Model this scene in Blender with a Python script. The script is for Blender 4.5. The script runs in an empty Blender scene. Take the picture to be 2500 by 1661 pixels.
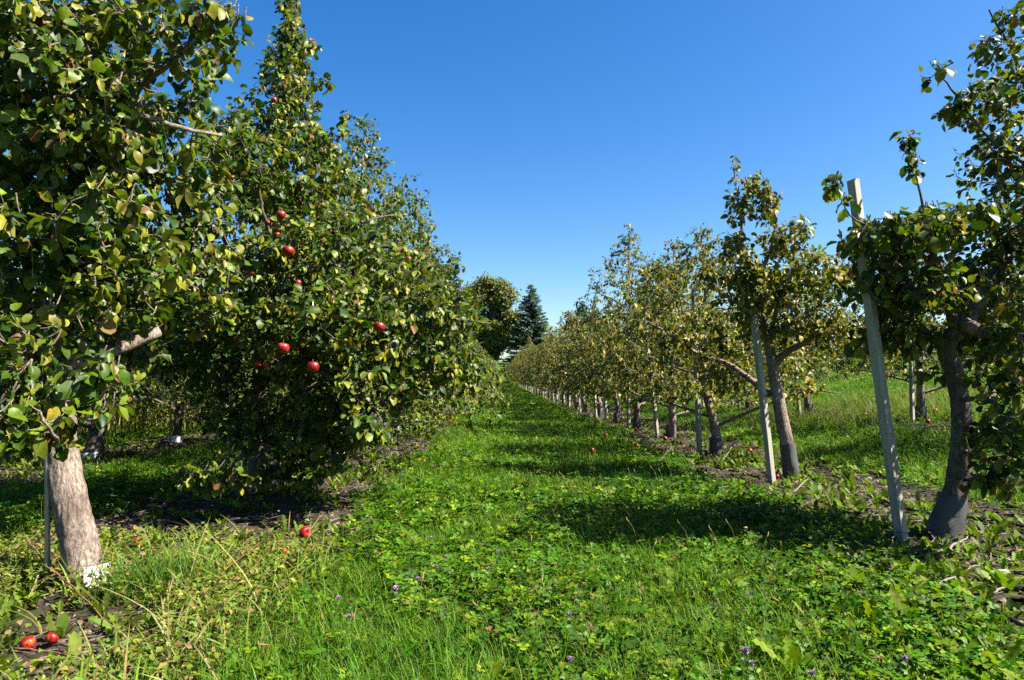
import bpy, math, random
import numpy as np
from mathutils import Vector, noise as mnoise
PI = math.pi
random.seed(7)
C = bpy.context.scene.collection
rng = np.random.default_rng(11)

# ------------------------------------------------------------------ camera
FPX, CX, CY = 683.0, 512.0, 340.0
CAMZ, PITCH, YAW = 1.0, math.atan(38 / 683.0), math.radians(1.0)
fw = np.array([math.sin(YAW) * math.cos(PITCH), math.cos(YAW) * math.cos(PITCH), math.sin(PITCH)])
rt = np.array([math.cos(YAW), -math.sin(YAW), 0.0])
upv = np.cross(rt, fw)
CAM = np.array([0, 0, CAMZ])

def ray(px, py):
    return fw + rt * ((px - CX) / FPX) - upv * ((py - CY) / FPX)
def W(px, py, Y):
    r = ray(px, py)
    return CAM + r * (Y / r[1])

def sst(a, b, x):
    t = np.clip((x - a) / (b - a), 0, 1)
    return t * t * (3 - 2 * t)
def terrain(x, y):
    x = np.asarray(x, float); y = np.asarray(y, float)
    r = np.maximum(x - 3.2, 0)
    z = 0.13 * (np.sqrt(r * r + 0.3) - math.sqrt(0.3))
    z = np.where(z > 1.5, 1.5 + 1.1 * (1 - np.exp(-(z - 1.5) / 1.1)), z)
    z = z * (1 - 0.85 * sst(60, 160, y))
    z = z + 6.6 * sst(50, 240, y)
    return z
def on_ground(px, py, h=0.0):
    r = ray(px, py)
    t = 0.5
    while t < 400:
        p = CAM + r * t
        if p[2] <= terrain(p[0], p[1]) + h:
            return np.array([p[0], p[1], float(terrain(p[0], p[1]))])
        t *= 1.004
    return CAM + r * 50

# ------------------------------------------------------------------ numpy noise
_perm = rng.random((256, 256))
def vnoise(x, y):
    xi = np.floor(x).astype(int); yi = np.floor(y).astype(int)
    fx = x - xi; fy = y - yi
    fx = fx * fx * (3 - 2 * fx); fy = fy * fy * (3 - 2 * fy)
    a = _perm[xi % 256, yi % 256]; b = _perm[(xi + 1) % 256, yi % 256]
    c = _perm[xi % 256, (yi + 1) % 256]; d = _perm[(xi + 1) % 256, (yi + 1) % 256]
    return (a * (1 - fx) + b * fx) * (1 - fy) + (c * (1 - fx) + d * fx) * fy
def fnoise(x, y, o=3):
    s = 0; a = 0.5; n = 0
    for i in range(o):
        s = s + a * vnoise(x * 2 ** i + 17.3 * i, y * 2 ** i + 5.1 * i); n += a; a *= 0.5
    return s / n

# ------------------------------------------------------------------ materials
def new_mat(name):
    m = bpy.data.materials.new(name); m.use_nodes = True
    nt = m.node_tree; nt.nodes.clear()
    out = nt.nodes.new('ShaderNodeOutputMaterial')
    return m, nt, out
def N(nt, t, **k):
    n = nt.nodes.new(t)
    for a, b in k.items():
        if a == 'inp':
            for i, v in b.items(): n.inputs[i].default_value = v
        else: setattr(n, a, b)
    return n
def mixc(nt, fac, a, b, blend='MIX'):
    n = N(nt, 'ShaderNodeMix', data_type='RGBA', blend_type=blend)
    def put(sock, v):
        if hasattr(v, 'is_linked') or hasattr(v, 'links'): nt.links.new(v, sock)
        else: sock.default_value = v
    put(n.inputs[0], fac); put(n.inputs[6], a); put(n.inputs[7], b)
    return n.outputs[2]
def ramp(nt, src, stops):
    r = N(nt, 'ShaderNodeValToRGB')
    el = r.color_ramp.elements
    while len(el) < len(stops): el.new(0.5)
    for e, (p, c) in zip(el, stops):
        e.position = p; e.color = (*c, 1) if len(c) == 3 else c
    nt.links.new(src, r.inputs[0])
    return r.outputs[0]

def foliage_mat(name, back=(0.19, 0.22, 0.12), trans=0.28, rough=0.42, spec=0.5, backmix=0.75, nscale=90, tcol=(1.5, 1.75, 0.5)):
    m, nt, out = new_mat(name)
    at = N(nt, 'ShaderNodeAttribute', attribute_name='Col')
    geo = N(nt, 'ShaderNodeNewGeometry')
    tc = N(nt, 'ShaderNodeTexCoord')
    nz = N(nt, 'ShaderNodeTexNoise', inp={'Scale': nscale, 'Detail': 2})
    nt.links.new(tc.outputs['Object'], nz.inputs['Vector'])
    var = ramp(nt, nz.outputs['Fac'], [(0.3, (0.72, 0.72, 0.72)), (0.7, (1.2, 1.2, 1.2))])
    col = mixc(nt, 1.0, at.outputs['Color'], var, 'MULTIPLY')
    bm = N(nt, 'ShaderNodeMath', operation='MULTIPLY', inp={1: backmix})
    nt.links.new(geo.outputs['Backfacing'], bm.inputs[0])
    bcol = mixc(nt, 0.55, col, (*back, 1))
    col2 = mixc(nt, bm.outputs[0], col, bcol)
    p = N(nt, 'ShaderNodeBsdfPrincipled', inp={'Roughness': rough, 'Specular IOR Level': spec})
    nt.links.new(col2, p.inputs['Base Color'])
    tr = N(nt, 'ShaderNodeBsdfTranslucent')
    nt.links.new(mixc(nt, 1.0, col, (*tcol, 1), 'MULTIPLY'), tr.inputs['Color'])
    mx = N(nt, 'ShaderNodeMixShader', inp={0: trans})
    nt.links.new(p.outputs[0], mx.inputs[1]); nt.links.new(tr.outputs[0], mx.inputs[2])
    nt.links.new(mx.outputs[0], out.inputs[0])
    return m

def bark_mat(name, c0, c1, c2, scale=1.0, bump=0.5):
    m, nt, out = new_mat(name)
    tc = N(nt, 'ShaderNodeTexCoord')
    mp = N(nt, 'ShaderNodeMapping'); mp.inputs['Scale'].default_value = (1, 1, 0.42)
    nt.links.new(tc.outputs['Object'], mp.inputs[0])
    n1 = N(nt, 'ShaderNodeTexNoise', inp={'Scale': 9 * scale, 'Detail': 6, 'Roughness': 0.65})
    v = N(nt, 'ShaderNodeTexVoronoi', feature='DISTANCE_TO_EDGE', inp={'Scale': 34 * scale})
    n2 = N(nt, 'ShaderNodeTexNoise', inp={'Scale': 70 * scale, 'Detail': 5, 'Roughness': 0.7})
    for n in (n1, n2): nt.links.new(mp.outputs[0], n.inputs['Vector'])
    wv = mixc(nt, 0.12, mp.outputs[0], n1.outputs['Color'], 'ADD'); nt.links.new(wv, v.inputs['Vector'])
    a = ramp(nt, n1.outputs['Fac'], [(0.3, c0), (0.52, c1), (0.72, c2)])
    b = ramp(nt, n2.outputs['Fac'], [(0.35, (0.42, 0.39, 0.36)), (0.6, (1.15, 1.12, 1.1))])
    cr = ramp(nt, v.outputs['Distance'], [(0.0, (0.28, 0.25, 0.22)), (0.11, (1, 1, 1))])
    crm = mixc(nt, n1.outputs['Fac'], (1, 1, 1, 1), cr)
    col = mixc(nt, 1.0, mixc(nt, 1.0, a, b, 'MULTIPLY'), crm, 'MULTIPLY')
    p = N(nt, 'ShaderNodeBsdfPrincipled', inp={'Roughness': 0.85, 'Specular IOR Level': 0.25})
    nt.links.new(col, p.inputs['Base Color'])
    bmp = N(nt, 'ShaderNodeBump', inp={'Strength': bump, 'Distance': 0.012 / scale})
    hh = mixc(nt, 0.5, n2.outputs['Fac'], crm, 'MULTIPLY')
    nt.links.new(hh, bmp.inputs['Height']); nt.links.new(bmp.outputs[0], p.inputs['Normal'])
    nt.links.new(p.outputs[0], out.inputs[0])
    return m

def simple_mat(name, col, rough=0.6, metal=0.0, var=0.2, scale=30, bump=0.15, spec=0.5, stretch=(1, 1, 1)):
    m, nt, out = new_mat(name)
    tc = N(nt, 'ShaderNodeTexCoord'); mp = N(nt, 'ShaderNodeMapping'); mp.inputs['Scale'].default_value = stretch
    nt.links.new(tc.outputs['Object'], mp.inputs[0])
    n1 = N(nt, 'ShaderNodeTexNoise', inp={'Scale': scale, 'Detail': 5, 'Roughness': 0.6})
    nt.links.new(mp.outputs[0], n1.inputs['Vector'])
    lo = tuple(c * (1 - var) for c in col); hi = tuple(min(1, c * (1 + var)) for c in col)
    cc = ramp(nt, n1.outputs['Fac'], [(0.3, lo), (0.7, hi)])
    p = N(nt, 'ShaderNodeBsdfPrincipled', inp={'Roughness': rough, 'Metallic': metal, 'Specular IOR Level': spec})
    nt.links.new(cc, p.inputs['Base Color'])
    b = N(nt, 'ShaderNodeBump', inp={'Strength': bump, 'Distance': 0.01})
    nt.links.new(n1.outputs['Fac'], b.inputs['Height']); nt.links.new(b.outputs[0], p.inputs['Normal'])
    nt.links.new(p.outputs[0], out.inputs[0])
    return m

def attr_mat(name, rough=0.7, spec=0.3, nscale=150):
    m, nt, out = new_mat(name)
    at = N(nt, 'ShaderNodeAttribute', attribute_name='Col')
    tc = N(nt, 'ShaderNodeTexCoord')
    nz = N(nt, 'ShaderNodeTexNoise', inp={'Scale': nscale, 'Detail': 3})
    nt.links.new(tc.outputs['Object'], nz.inputs['Vector'])
    var = ramp(nt, nz.outputs['Fac'], [(0.3, (0.6, 0.6, 0.6)), (0.7, (1.3, 1.3, 1.3))])
    p = N(nt, 'ShaderNodeBsdfPrincipled', inp={'Roughness': rough, 'Specular IOR Level': spec})
    nt.links.new(mixc(nt, 1.0, at.outputs['Color'], var, 'MULTIPLY'), p.inputs['Base Color'])
    b = N(nt, 'ShaderNodeBump', inp={'Strength': 0.5, 'Distance': 0.004})
    nt.links.new(nz.outputs['Fac'], b.inputs['Height']); nt.links.new(b.outputs[0], p.inputs['Normal'])
    nt.links.new(p.outputs[0], out.inputs[0])
    return m

M = {}
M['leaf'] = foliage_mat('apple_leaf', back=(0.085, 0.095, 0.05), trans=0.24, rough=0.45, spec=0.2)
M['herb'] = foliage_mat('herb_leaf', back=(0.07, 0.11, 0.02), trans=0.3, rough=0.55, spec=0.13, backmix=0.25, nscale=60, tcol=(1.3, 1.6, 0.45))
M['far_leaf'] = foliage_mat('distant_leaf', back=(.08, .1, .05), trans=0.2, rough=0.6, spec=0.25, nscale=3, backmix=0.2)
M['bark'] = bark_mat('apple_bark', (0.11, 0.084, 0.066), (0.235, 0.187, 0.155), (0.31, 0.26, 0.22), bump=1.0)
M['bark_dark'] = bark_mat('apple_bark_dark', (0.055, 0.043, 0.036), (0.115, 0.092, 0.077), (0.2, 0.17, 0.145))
M['twig'] = simple_mat('twig_bark', (0.124, 0.0899, 0.0744), 0.7, var=0.35, scale=40)
M['wood'] = simple_mat('weathered_wood', (0.25, 0.235, 0.185), 0.8, var=0.22, scale=4, bump=0.25, stretch=(14, 14, 0.3))
M['steel'] = simple_mat('galvanised_steel', (0.35, 0.371, 0.392), 0.4, metal=0.6, var=0.15, scale=20, bump=0.05)
M['guard'] = simple_mat('white_guard', (0.4836, 0.4836, 0.4712), 0.55, var=0.12, scale=12)
M['hose'] = simple_mat('black_hose', (0.014, 0.014, 0.0154), 0.4, var=0.3)
M['stick'] = simple_mat('dry_stick', (0.13, 0.105, 0.085), 0.8, var=0.4, scale=30, bump=0.4)
M['redstem'] = simple_mat('red_stem', (0.1612, 0.062, 0.031), 0.6, var=0.4, scale=30)
M['stone'] = simple_mat('stone', (0.26, 0.234, 0.208), 0.85, var=0.35, scale=25, bump=0.5)
M['litter'] = attr_mat('litter')
M['moss'] = attr_mat('moss', 0.95, 0.1, 220)
M['petal_p'] = simple_mat('pink_clover_petal', (0.34, 0.2, 0.33), 0.6, var=0.35, scale=180)
M['petal_b'] = simple_mat('dry_clover_petal', (0.124, 0.0558, 0.0248), 0.8, var=0.5, scale=180)
M['petal_y'] = simple_mat('yellow_petal', (0.52, 0.325, 0.013), 0.6, var=0.15, scale=100)
M['stem'] = simple_mat('green_stem', (0.0558, 0.1054, 0.0186), 0.6, var=0.2)

def mesh_guard_mat():
    m, nt, out = new_mat('wire_mesh_guard')
    tc = N(nt, 'ShaderNodeTexCoord')
    br = N(nt, 'ShaderNodeTexBrick', offset=0.0, inp={'Scale': 1.0, 'Mortar Size': 0.0016, 'Mortar Smooth': 0.2, 'Brick Width': 0.008, 'Row Height': 0.008,
           'Color1': (0.018, 0.016, 0.014, 1), 'Color2': (0.03, 0.027, 0.024, 1), 'Mortar': (0.055, 0.053, 0.05, 1)})
    nt.links.new(tc.outputs['UV'], br.inputs['Vector'])
    p = N(nt, 'ShaderNodeBsdfPrincipled', inp={'Roughness': 0.6})
    nt.links.new(br.outputs['Color'], p.inputs['Base Color'])
    b = N(nt, 'ShaderNodeBump', inp={'Strength': 0.6, 'Distance': 0.002})
    nt.links.new(br.outputs['Fac'], b.inputs['Height']); nt.links.new(b.outputs[0], p.inputs['Normal'])
    nt.links.new(p.outputs[0], out.inputs[0])
    return m
M['mesh_guard'] = mesh_guard_mat()

def apple_mat():
    m, nt, out = new_mat('apple_skin')
    tc = N(nt, 'ShaderNodeTexCoord'); oi = N(nt, 'ShaderNodeObjectInfo')
    mp = N(nt, 'ShaderNodeMapping'); mp.inputs['Scale'].default_value = (1, 1, 0.25)
    nt.links.new(tc.outputs['Object'], mp.inputs[0]); nt.links.new(oi.outputs['Random'], mp.inputs['Location'])
    n1 = N(nt, 'ShaderNodeTexNoise', inp={'Scale': 90, 'Detail': 4}); n2 = N(nt, 'ShaderNodeTexNoise', inp={'Scale': 18, 'Detail': 2})
    nt.links.new(mp.outputs[0], n1.inputs['Vector']); nt.links.new(tc.outputs['Object'], n2.inputs['Vector'])
    a = ramp(nt, n1.outputs['Fac'], [(0.35, (0.11, 0.003, 0.003)), (0.65, (0.24, 0.007, 0.006))])
    f = ramp(nt, n2.outputs['Fac'], [(0.55, (0, 0, 0)), (0.75, (.6, .6, .6))])
    p = N(nt, 'ShaderNodeBsdfPrincipled', inp={'Roughness': 0.42, 'Specular IOR Level': 0.35})
    nt.links.new(mixc(nt, f, a, (0.38, 0.14, 0.02, 1)), p.inputs['Base Color'])
    nt.links.new(p.outputs[0], out.inputs[0])
    return m
M['apple'] = apple_mat()

def ground_mat():
    m, nt, out = new_mat('orchard_ground')
    geo = N(nt, 'ShaderNodeNewGeometry')
    at = N(nt, 'ShaderNodeAttribute', attribute_name='soil')
    P = geo.outputs['Position']
    n1 = N(nt, 'ShaderNodeTexNoise', inp={'Scale': 0.6, 'Detail': 6}); n2 = N(nt, 'ShaderNodeTexNoise', inp={'Scale': 9, 'Detail': 7, 'Roughness': 0.65})
    n3 = N(nt, 'ShaderNodeTexNoise', inp={'Scale': 60, 'Detail': 6, 'Roughness': 0.7}); n4 = N(nt, 'ShaderNodeTexVoronoi', inp={'Scale': 70})
    for n in (n1, n2, n3, n4): nt.links.new(P, n.inputs['Vector'])
    grass = ramp(nt, n2.outputs['Fac'], [(0.3, (0.018, 0.042, 0.003)), (0.5, (0.045, 0.095, 0.006)), (0.72, (0.09, 0.15, 0.012))])
    dry = ramp(nt, n1.outputs['Fac'], [(0.45, (0, 0, 0)), (0.75, (1, 1, 1))])
    grass = mixc(nt, mixc(nt, 0.5, (0, 0, 0, 1), dry), grass, (0.11, 0.105, 0.025, 1))
    soil = ramp(nt, n3.outputs['Fac'], [(0.3, (0.014, 0.010, 0.008)), (0.55, (0.042, 0.03, 0.022)), (0.75, (0.085, 0.064, 0.05))])
    peb = ramp(nt, n4.outputs['Distance'], [(0.12, (1, 1, 1)), (0.2, (0, 0, 0))])
    pebm = mixc(nt, 1.0, peb, ramp(nt, n4.outputs['Color'], [(0.7, (0, 0, 0)), (0.8, (1, 1, 1))]), 'MULTIPLY')
    soil = mixc(nt, pebm, soil, (0.17, 0.13, 0.1, 1))
    moss = ramp(nt, n2.outputs['Fac'], [(0.5, (0, 0, 0)), (0.6, (1, 1, 1))])
    soil = mixc(nt, moss, soil, (0.03, 0.037, 0.007, 1))
    ad = N(nt, 'ShaderNodeMath', operation='ADD'); nt.links.new(at.outputs['Fac'], ad.inputs[0])
    sc = N(nt, 'ShaderNodeMath', operation='MULTIPLY_ADD', inp={1: 0.5, 2: -0.25}); nt.links.new(n2.outputs['Fac'], sc.inputs[0])
    nt.links.new(sc.outputs[0], ad.inputs[1])
    f = ramp(nt, ad.outputs[0], [(0.4, (0, 0, 0)), (0.6, (1, 1, 1))])
    p = N(nt, 'ShaderNodeBsdfPrincipled', inp={'Roughness': 0.95, 'Specular IOR Level': 0.15})
    nt.links.new(mixc(nt, f, grass, soil), p.inputs['Base Color'])
    b = N(nt, 'ShaderNodeBump', inp={'Strength': 0.9, 'Distance': 0.03})
    nt.links.new(mixc(nt, 0.5, n2.outputs['Fac'], n3.outputs['Fac'], 'ADD'), b.inputs['Height']); nt.links.new(b.outputs[0], p.inputs['Normal'])
    nt.links.new(p.outputs[0], out.inputs[0])
    return m
M['ground'] = ground_mat()

# ------------------------------------------------------------------ mesh accumulation
class Geo:
    def __init__(s): s.v = []; s.f = []; s.c = []; s.n = 0
    def add(s, v, f, c):
        v = np.asarray(v, float); f = np.asarray(f, int)
        if c is None: c = np.ones((len(v), 3))
        c = np.asarray(c, float)
        if c.ndim == 1: c = np.tile(c, (len(v), 1))
        s.v.append(v); s.f.append(f + s.n); s.c.append(c); s.n += len(v)
    def inst(s, T, F, P, R, S, Cc):
        """T (n,3) template, F (m,3); P (N,3); R (N,3,3) columns side/dir/normal; S (N,) or (N,3); Cc (N,3) or (N,n,3)"""
        T = np.asarray(T, float); F = np.asarray(F, int)
        n = len(T); k = len(P)
        if k == 0: return
        S = np.asarray(S, float)
        if S.ndim == 1: S = np.repeat(S[:, None], 3, 1)
        L = T[None] * S[:, None, :]
        V = np.einsum('kij,knj->kni', R, L) + P[:, None, :]
        if Cc.ndim == 2: Cc = np.repeat(Cc[:, None, :], n, 1)
        FF = (F[None] + (np.arange(k) * n)[:, None, None]).reshape(-1, 3)
        s.add(V.reshape(-1, 3), FF, Cc.reshape(-1, 3))
    def tube(s, path, rad, ns=6, col=None, cap=True):
        path = np.asarray(path, float); k = len(path)
        rad = np.broadcast_to(np.asarray(rad, float), (k,))
        t = np.gradient(path, axis=0); t /= np.linalg.norm(t, axis=1)[:, None] + 1e-9
        ref = np.array([1.0, 0, 0]) if abs(t[0][0]) < 0.8 else np.array([0, 1.0, 0])
        u = ref[None] - t * (t @ ref)[:, None]; u /= np.linalg.norm(u, axis=1)[:, None] + 1e-9
        w = np.cross(t, u)
        a = np.arange(ns) * 2 * PI / ns
        V = path[:, None] + rad[:, None, None] * (np.cos(a)[None, :, None] * u[:, None] + np.sin(a)[None, :, None] * w[:, None])
        V = V.reshape(-1, 3)
        i = np.arange(k - 1)[:, None] * ns; j = np.arange(ns)[None]; j2 = (j + 1) % ns
        A = i + j; B = i + j2; D = i + ns + j; E = i + ns + j2
        F = np.concatenate([np.stack([A, B, E], -1).reshape(-1, 3), np.stack([A, E, D], -1).reshape(-1, 3)])
        if cap:
            V = np.vstack([V, path[-1:], path[:1]]); e = k * ns
            jj = np.arange(ns); F = np.vstack([F, np.stack([(k - 1) * ns + jj, (k - 1) * ns + (jj + 1) % ns, np.full(ns, e)], -1),
                                               np.stack([(jj + 1) % ns, jj, np.full(ns, e + 1)], -1)])
        s.add(V, F, col)
    def mesh(s, name, mat, smooth=True, color=True):
        me = bpy.data.meshes.new(name)
        v = np.concatenate(s.v).astype(np.float32); f = np.concatenate(s.f).astype(np.int32)
        me.vertices.add(len(v)); me.vertices.foreach_set('co', v.ravel())
        me.loops.add(len(f) * 3); me.loops.foreach_set('vertex_index', f.ravel())
        me.polygons.add(len(f)); me.polygons.foreach_set('loop_start', np.arange(len(f), dtype=np.int32) * 3)
        me.polygons.foreach_set('use_smooth', np.full(len(f), smooth, dtype=bool))
        if color:
            a = me.color_attributes.new('Col', 'FLOAT_COLOR', 'POINT')
            c = np.concatenate(s.c); c = np.hstack([c, np.ones((len(c), 1))]).astype(np.float32)
            a.data.foreach_set('color', c.ravel())
        me.update(calc_edges=True); me.validate()
        me.materials.append(mat)
        return me

def obj(name, me, parent=None, loc=None):
    o = bpy.data.objects.new(name, me); C.objects.link(o)
    if parent is not None: o.parent = parent
    if loc is not None: o.location = Vector(loc)
    return o
def tag(o, label=None, cat=None, group=None, kind=None):
    if label: o['label'] = label
    if cat: o['category'] = cat
    if group: o['group'] = group
    if kind: o['kind'] = kind
    return o

# ------------------------------------------------------------------ templates
def leaf_tpl(fold=0.35, curl=0.25, w=0.31, wave=0.0, tw=0.0, petiole=True):
    mid = [(0, 0), (0, .33), (0, .68), (0, 1.0)]
    ed = [(.23 / .31 * w, .10), (w * 1.08, .42), (w * .84, .76)]
    V = [(0, y * (.96 if y == 1.0 else 1), -curl * y * y) for _, y in mid]
    V += [(-x, y, fold * x - curl * y * y + wave * (1 if i % 2 else -1)) for i, (x, y) in enumerate(ed)]
    V += [(x, y, fold * x - curl * y * y - wave * (1 if i % 2 else -1) * 0.7) for i, (x, y) in enumerate(ed)]
    F = [(0, 1, 4), (4, 1, 5), (5, 1, 2), (5, 2, 6), (6, 2, 3),
         (1, 0, 7), (1, 7, 8), (2, 1, 8), (2, 8, 9), (3, 2, 9)]
    V = np.array(V, float)
    if tw:
        a = V[:, 1] * tw; x, z = V[:, 0].copy(), V[:, 2].copy()
        V[:, 0] = x * np.cos(a) - z * np.sin(a); V[:, 2] = x * np.sin(a) + z * np.cos(a)
    if petiole:
        V = np.vstack([V, [(-.012, -.3, .06), (.012, -.3, .06)]]); F = F + [(10, 11, 0)]
    V[:, 1] += 0.3 if petiole else 0
    edge = np.array([0, 0, 0, 0.6, 1, 1, 1, 1, 1, 1] + ([0, 0] if petiole else []))
    return V, np.array(F), edge
LEAFS = [leaf_tpl(.45, .22, .33, .03, .3), leaf_tpl(.2, .45, .30, .05, -.5), leaf_tpl(.7, .1, .28, .02, .2), leaf_tpl(-.15, .3, .35, .05, .6)]
def small_tpl(fold, curl):
    V = np.array([(0, 0, 0), (-.34, .5, fold * .3 - curl * .2), (0, .5, -curl * .2), (.34, .5, fold * .3 - curl * .2), (0, 1, -curl)], float)
    V[:, 1] += 0.15
    F = np.array([(0, 2, 1), (0, 3, 2), (1, 2, 4), (2, 3, 4)])
    return V, F, np.array([0, 1, 0, 1, .6])
SMALL = [small_tpl(.4, .25), small_tpl(.1, .45), small_tpl(.7, .1)]

def frames(d, n):
    d = d / (np.linalg.norm(d, axis=1)[:, None] + 1e-9)
    n = n - d * np.sum(n * d, 1)[:, None]; n /= np.linalg.norm(n, axis=1)[:, None] + 1e-9
    s = np.cross(d, n)
    return np.stack([s, d, n], axis=2)

PAL_L = dict(cols=np.array([(0.014, 0.034, 0.0025), (0.034, 0.068, 0.003), (0.07, 0.108, 0.004), (0.1, 0.125, 0.009), (0.2, 0.165, 0.009), (0.12, 0.062, 0.013)]),
             p=np.array([.26, .29, .2, .14, .09, .02]))
PAL_R = dict(cols=PAL_L['cols'] * np.array([1.05, .95, .95]), p=np.array([.25, .25, .17, .15, .13, .05]))
PAL_RY = dict(cols=PAL_L['cols'] * np.array([1.3, 1.08, .85]), p=np.array([.17, .22, .2, .17, .2, .04]))

PAL_Y = dict(cols=np.array([(.05, .09, .006), (.09, .125, .008), (.125, .15, .01), (.175, .165, .01), (.2, .16, .01), (.15, .08, .012)]), p=np.array([.1, .2, .25, .22, .2, .03]))

# ------------------------------------------------------------------ tree growing
def smooth_path(pts, n):
    pts = np.asarray(pts, float)
    if len(pts) == 2: return pts[0] + (pts[1] - pts[0]) * np.linspace(0, 1, n)[:, None]
    P = np.vstack([2 * pts[0] - pts[1], pts, 2 * pts[-1] - pts[-2]])
    out = []
    m = len(pts) - 1
    for u in np.linspace(0, m - 1e-6, n):
        i = int(u); t = u - i
        a, b, c, d = P[i], P[i + 1], P[i + 2], P[i + 3]
        out.append(0.5 * (2 * b + (c - a) * t + (2 * a - 5 * b + 4 * c - d) * t * t + (3 * b - a - 3 * c + d) * t ** 3))
    return np.array(out)

def grow(limbs, targets, r, upbend=0.25, maxlen=1.1):
    """limbs: list of (path (k,3), radii (k)); targets (n,3). Each target gets a twig from the nearest older wood."""
    nodes = np.concatenate([p for p, _ in limbs]); nd = [nodes]
    cur = nodes
    d0 = np.array([np.min(np.linalg.norm(nodes - t, axis=1)) for t in targets])
    order = np.argsort(d0)
    twigs = []
    for q in order:
        t = targets[q]
        dd = cur - t
        dist = np.sqrt((dd ** 2).sum(1)) + np.maximum(dd[:, 2], 0) * 0.25
        i = int(np.argmin(dist)); a = cur[i]
        L = np.linalg.norm(t - a)
        if L < 0.06: a = a + np.array([0.03, 0.02, 0.06]); L = np.linalg.norm(t - a) + 1e-3
        c = (a + t) / 2 + np.array([0, 0, -1.0]) * L * upbend * r.uniform(0.0, 1.0) + r.normal(0, 0.08 * L, 3)
        n = max(4, min(9, int(L / 0.09) + 2))
        u = np.linspace(0, 1, n)[:, None]
        p = (1 - u) ** 2 * a + 2 * u * (1 - u) * c + u * u * t
        twigs.append(p)
        cur = np.vstack([cur, p[1:-1]]) if len(p) > 2 else cur
    return twigs

def leaves_on(geo, twigs, r, size, pal, dens=38, leafy=0.45, tpls=LEAFS, yclump=0.5, centre=None, lowdrop=0.0):
    Ps, Ds, Ns, Ss, Cs, Es = [], [], [], [], [], []
    cols, pr = pal['cols'], pal['p']
    for p in twigs:
        seg = np.diff(p, axis=0); sl = np.linalg.norm(seg, axis=1); L = sl.sum()
        if L < 0.005: continue
        ll = min(L, leafy * r.uniform(0.7, 1.3))
        n = max(3, int(ll * dens))
        s = L - ll * (np.arange(n) + r.random(n)) / n
        cum = np.concatenate([[0], np.cumsum(sl)])
        k = np.clip(np.searchsorted(cum, s) - 1, 0, len(seg) - 1)
        pos = p[k] + seg[k] * ((s - cum[k]) / (sl[k] + 1e-9))[:, None]
        tg = seg[k] / (sl[k][:, None] + 1e-9)
        ang = np.arange(n) * 2.4 + r.uniform(0, 6.3)
        ref = np.where(np.abs(tg[:, 2:3]) < 0.8, np.array([[0, 0, 1.0]]), np.array([[1.0, 0, 0]]))
        u = np.cross(tg, ref); u /= np.linalg.norm(u, axis=1)[:, None] + 1e-9
        w = np.cross(tg, u)
        perp = u * np.cos(ang)[:, None] + w * np.sin(ang)[:, None]
        d = perp + tg * r.uniform(0.2, 1.0, (n, 1)) + np.array([0, 0, -1.0]) * r.uniform(-0.1, 0.9, (n, 1))
        nn = np.array([0.25, -0.15, 1.0]) + r.normal(0, 0.5, (n, 3)) + perp * 0.35
        yc = r.random() < 0.10 * yclump * (pr[4] / 0.07)
        q = pr.copy()
        if yc: q = q * np.array([.3, .5, 1, 1.5, 9, 2]); q /= q.sum()
        ci = r.choice(len(cols), n, p=q)
        c = cols[ci] * r.uniform(0.75, 1.3, (n, 1)) * (1 + r.normal(0, .06, (n, 3)))
        hang = ci >= 4
        d[hang] += np.array([0, 0, -1.2])
        Ps.append(pos); Ds.append(d); Ns.append(nn)
        Ss.append(size * r.uniform(0.6, 1.15) * r.uniform(0.55, 1.3, n)); Cs.append(c); Es.append(ci)
    P = np.concatenate(Ps); D = np.concatenate(Ds); Nn = np.concatenate(Ns); S = np.concatenate(Ss); Cc = np.concatenate(Cs); E = np.concatenate(Es)
    R = frames(D, Nn)
    which = r.integers(0, len(tpls), len(P))
    for t, (T, F, edge) in enumerate(tpls):
        m = which == t
        c = np.repeat(Cc[m][:, None, :], len(T), 1)
        # yellow leaves keep a greener midrib, some green ones get a yellow rim
        isY = (E[m] == 4)[:, None, None]
        rim = (r.random(m.sum()) < 0.07)[:, None, None]
        e = edge[None, :, None]
        c = np.where(isY & (e < 0.5), c * np.array([.55, .85, .9]), c)
        c = np.where((~isY) & rim & (e > 0.8), c * 0.4 + np.array([.3, .22, .03]) * .6, c)
        geo.inst(T, F, P[m], R[m], S[m], c)
    return len(P)

def blob_targets(blobs, r, mult=2.3):
    out = []
    for b in blobs:
        c, rad, n = b; n = int(n * mult) if n > 12 else n
        v = r.normal(size=(n, 3)); v /= np.linalg.norm(v, axis=1)[:, None]
        v *= r.random((n, 1)) ** 0.45
        out.append(np.asarray(c) + v * np.asarray(rad))
    return np.concatenate(out)
def PB(px, py, Y, rpx, rpy, ry, n):
    """a foliage mass given where it stands: centre, half width / height as angles at its distance, half depth in metres"""
    return (W(px, py, Y), (rpx / FPX * Y, ry, rpy / FPX * Y), n)

def trunk_mesh(path, rad, name, mat, ns=20, n=40, rough=0.12, seed=0, fine=1.0):
    p = smooth_path(path, n); rr = np.interp(np.linspace(0, 1, n), np.linspace(0, 1, len(rad)), rad)
    g = Geo(); g.tube(p, rr, ns)
    v = g.v[0]
    for i in range(n * ns):
        c = p[i // ns]; d = v[i] - c
        f = mnoise.noise(Vector((v[i][0] * 14 + seed, v[i][1] * 14, v[i][2] * 6))) * rough + fine * abs(mnoise.noise(Vector((v[i][0] * 40, v[i][1] * 40 + seed, v[i][2] * 13)))) * rough * 0.55
        v[i] = c + d * (1 + f)
    return g.mesh(name, mat, color=False)

GROUP_R = 'apple trees of the right row'; GROUP_L = 'apple trees of the left row'

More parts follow.
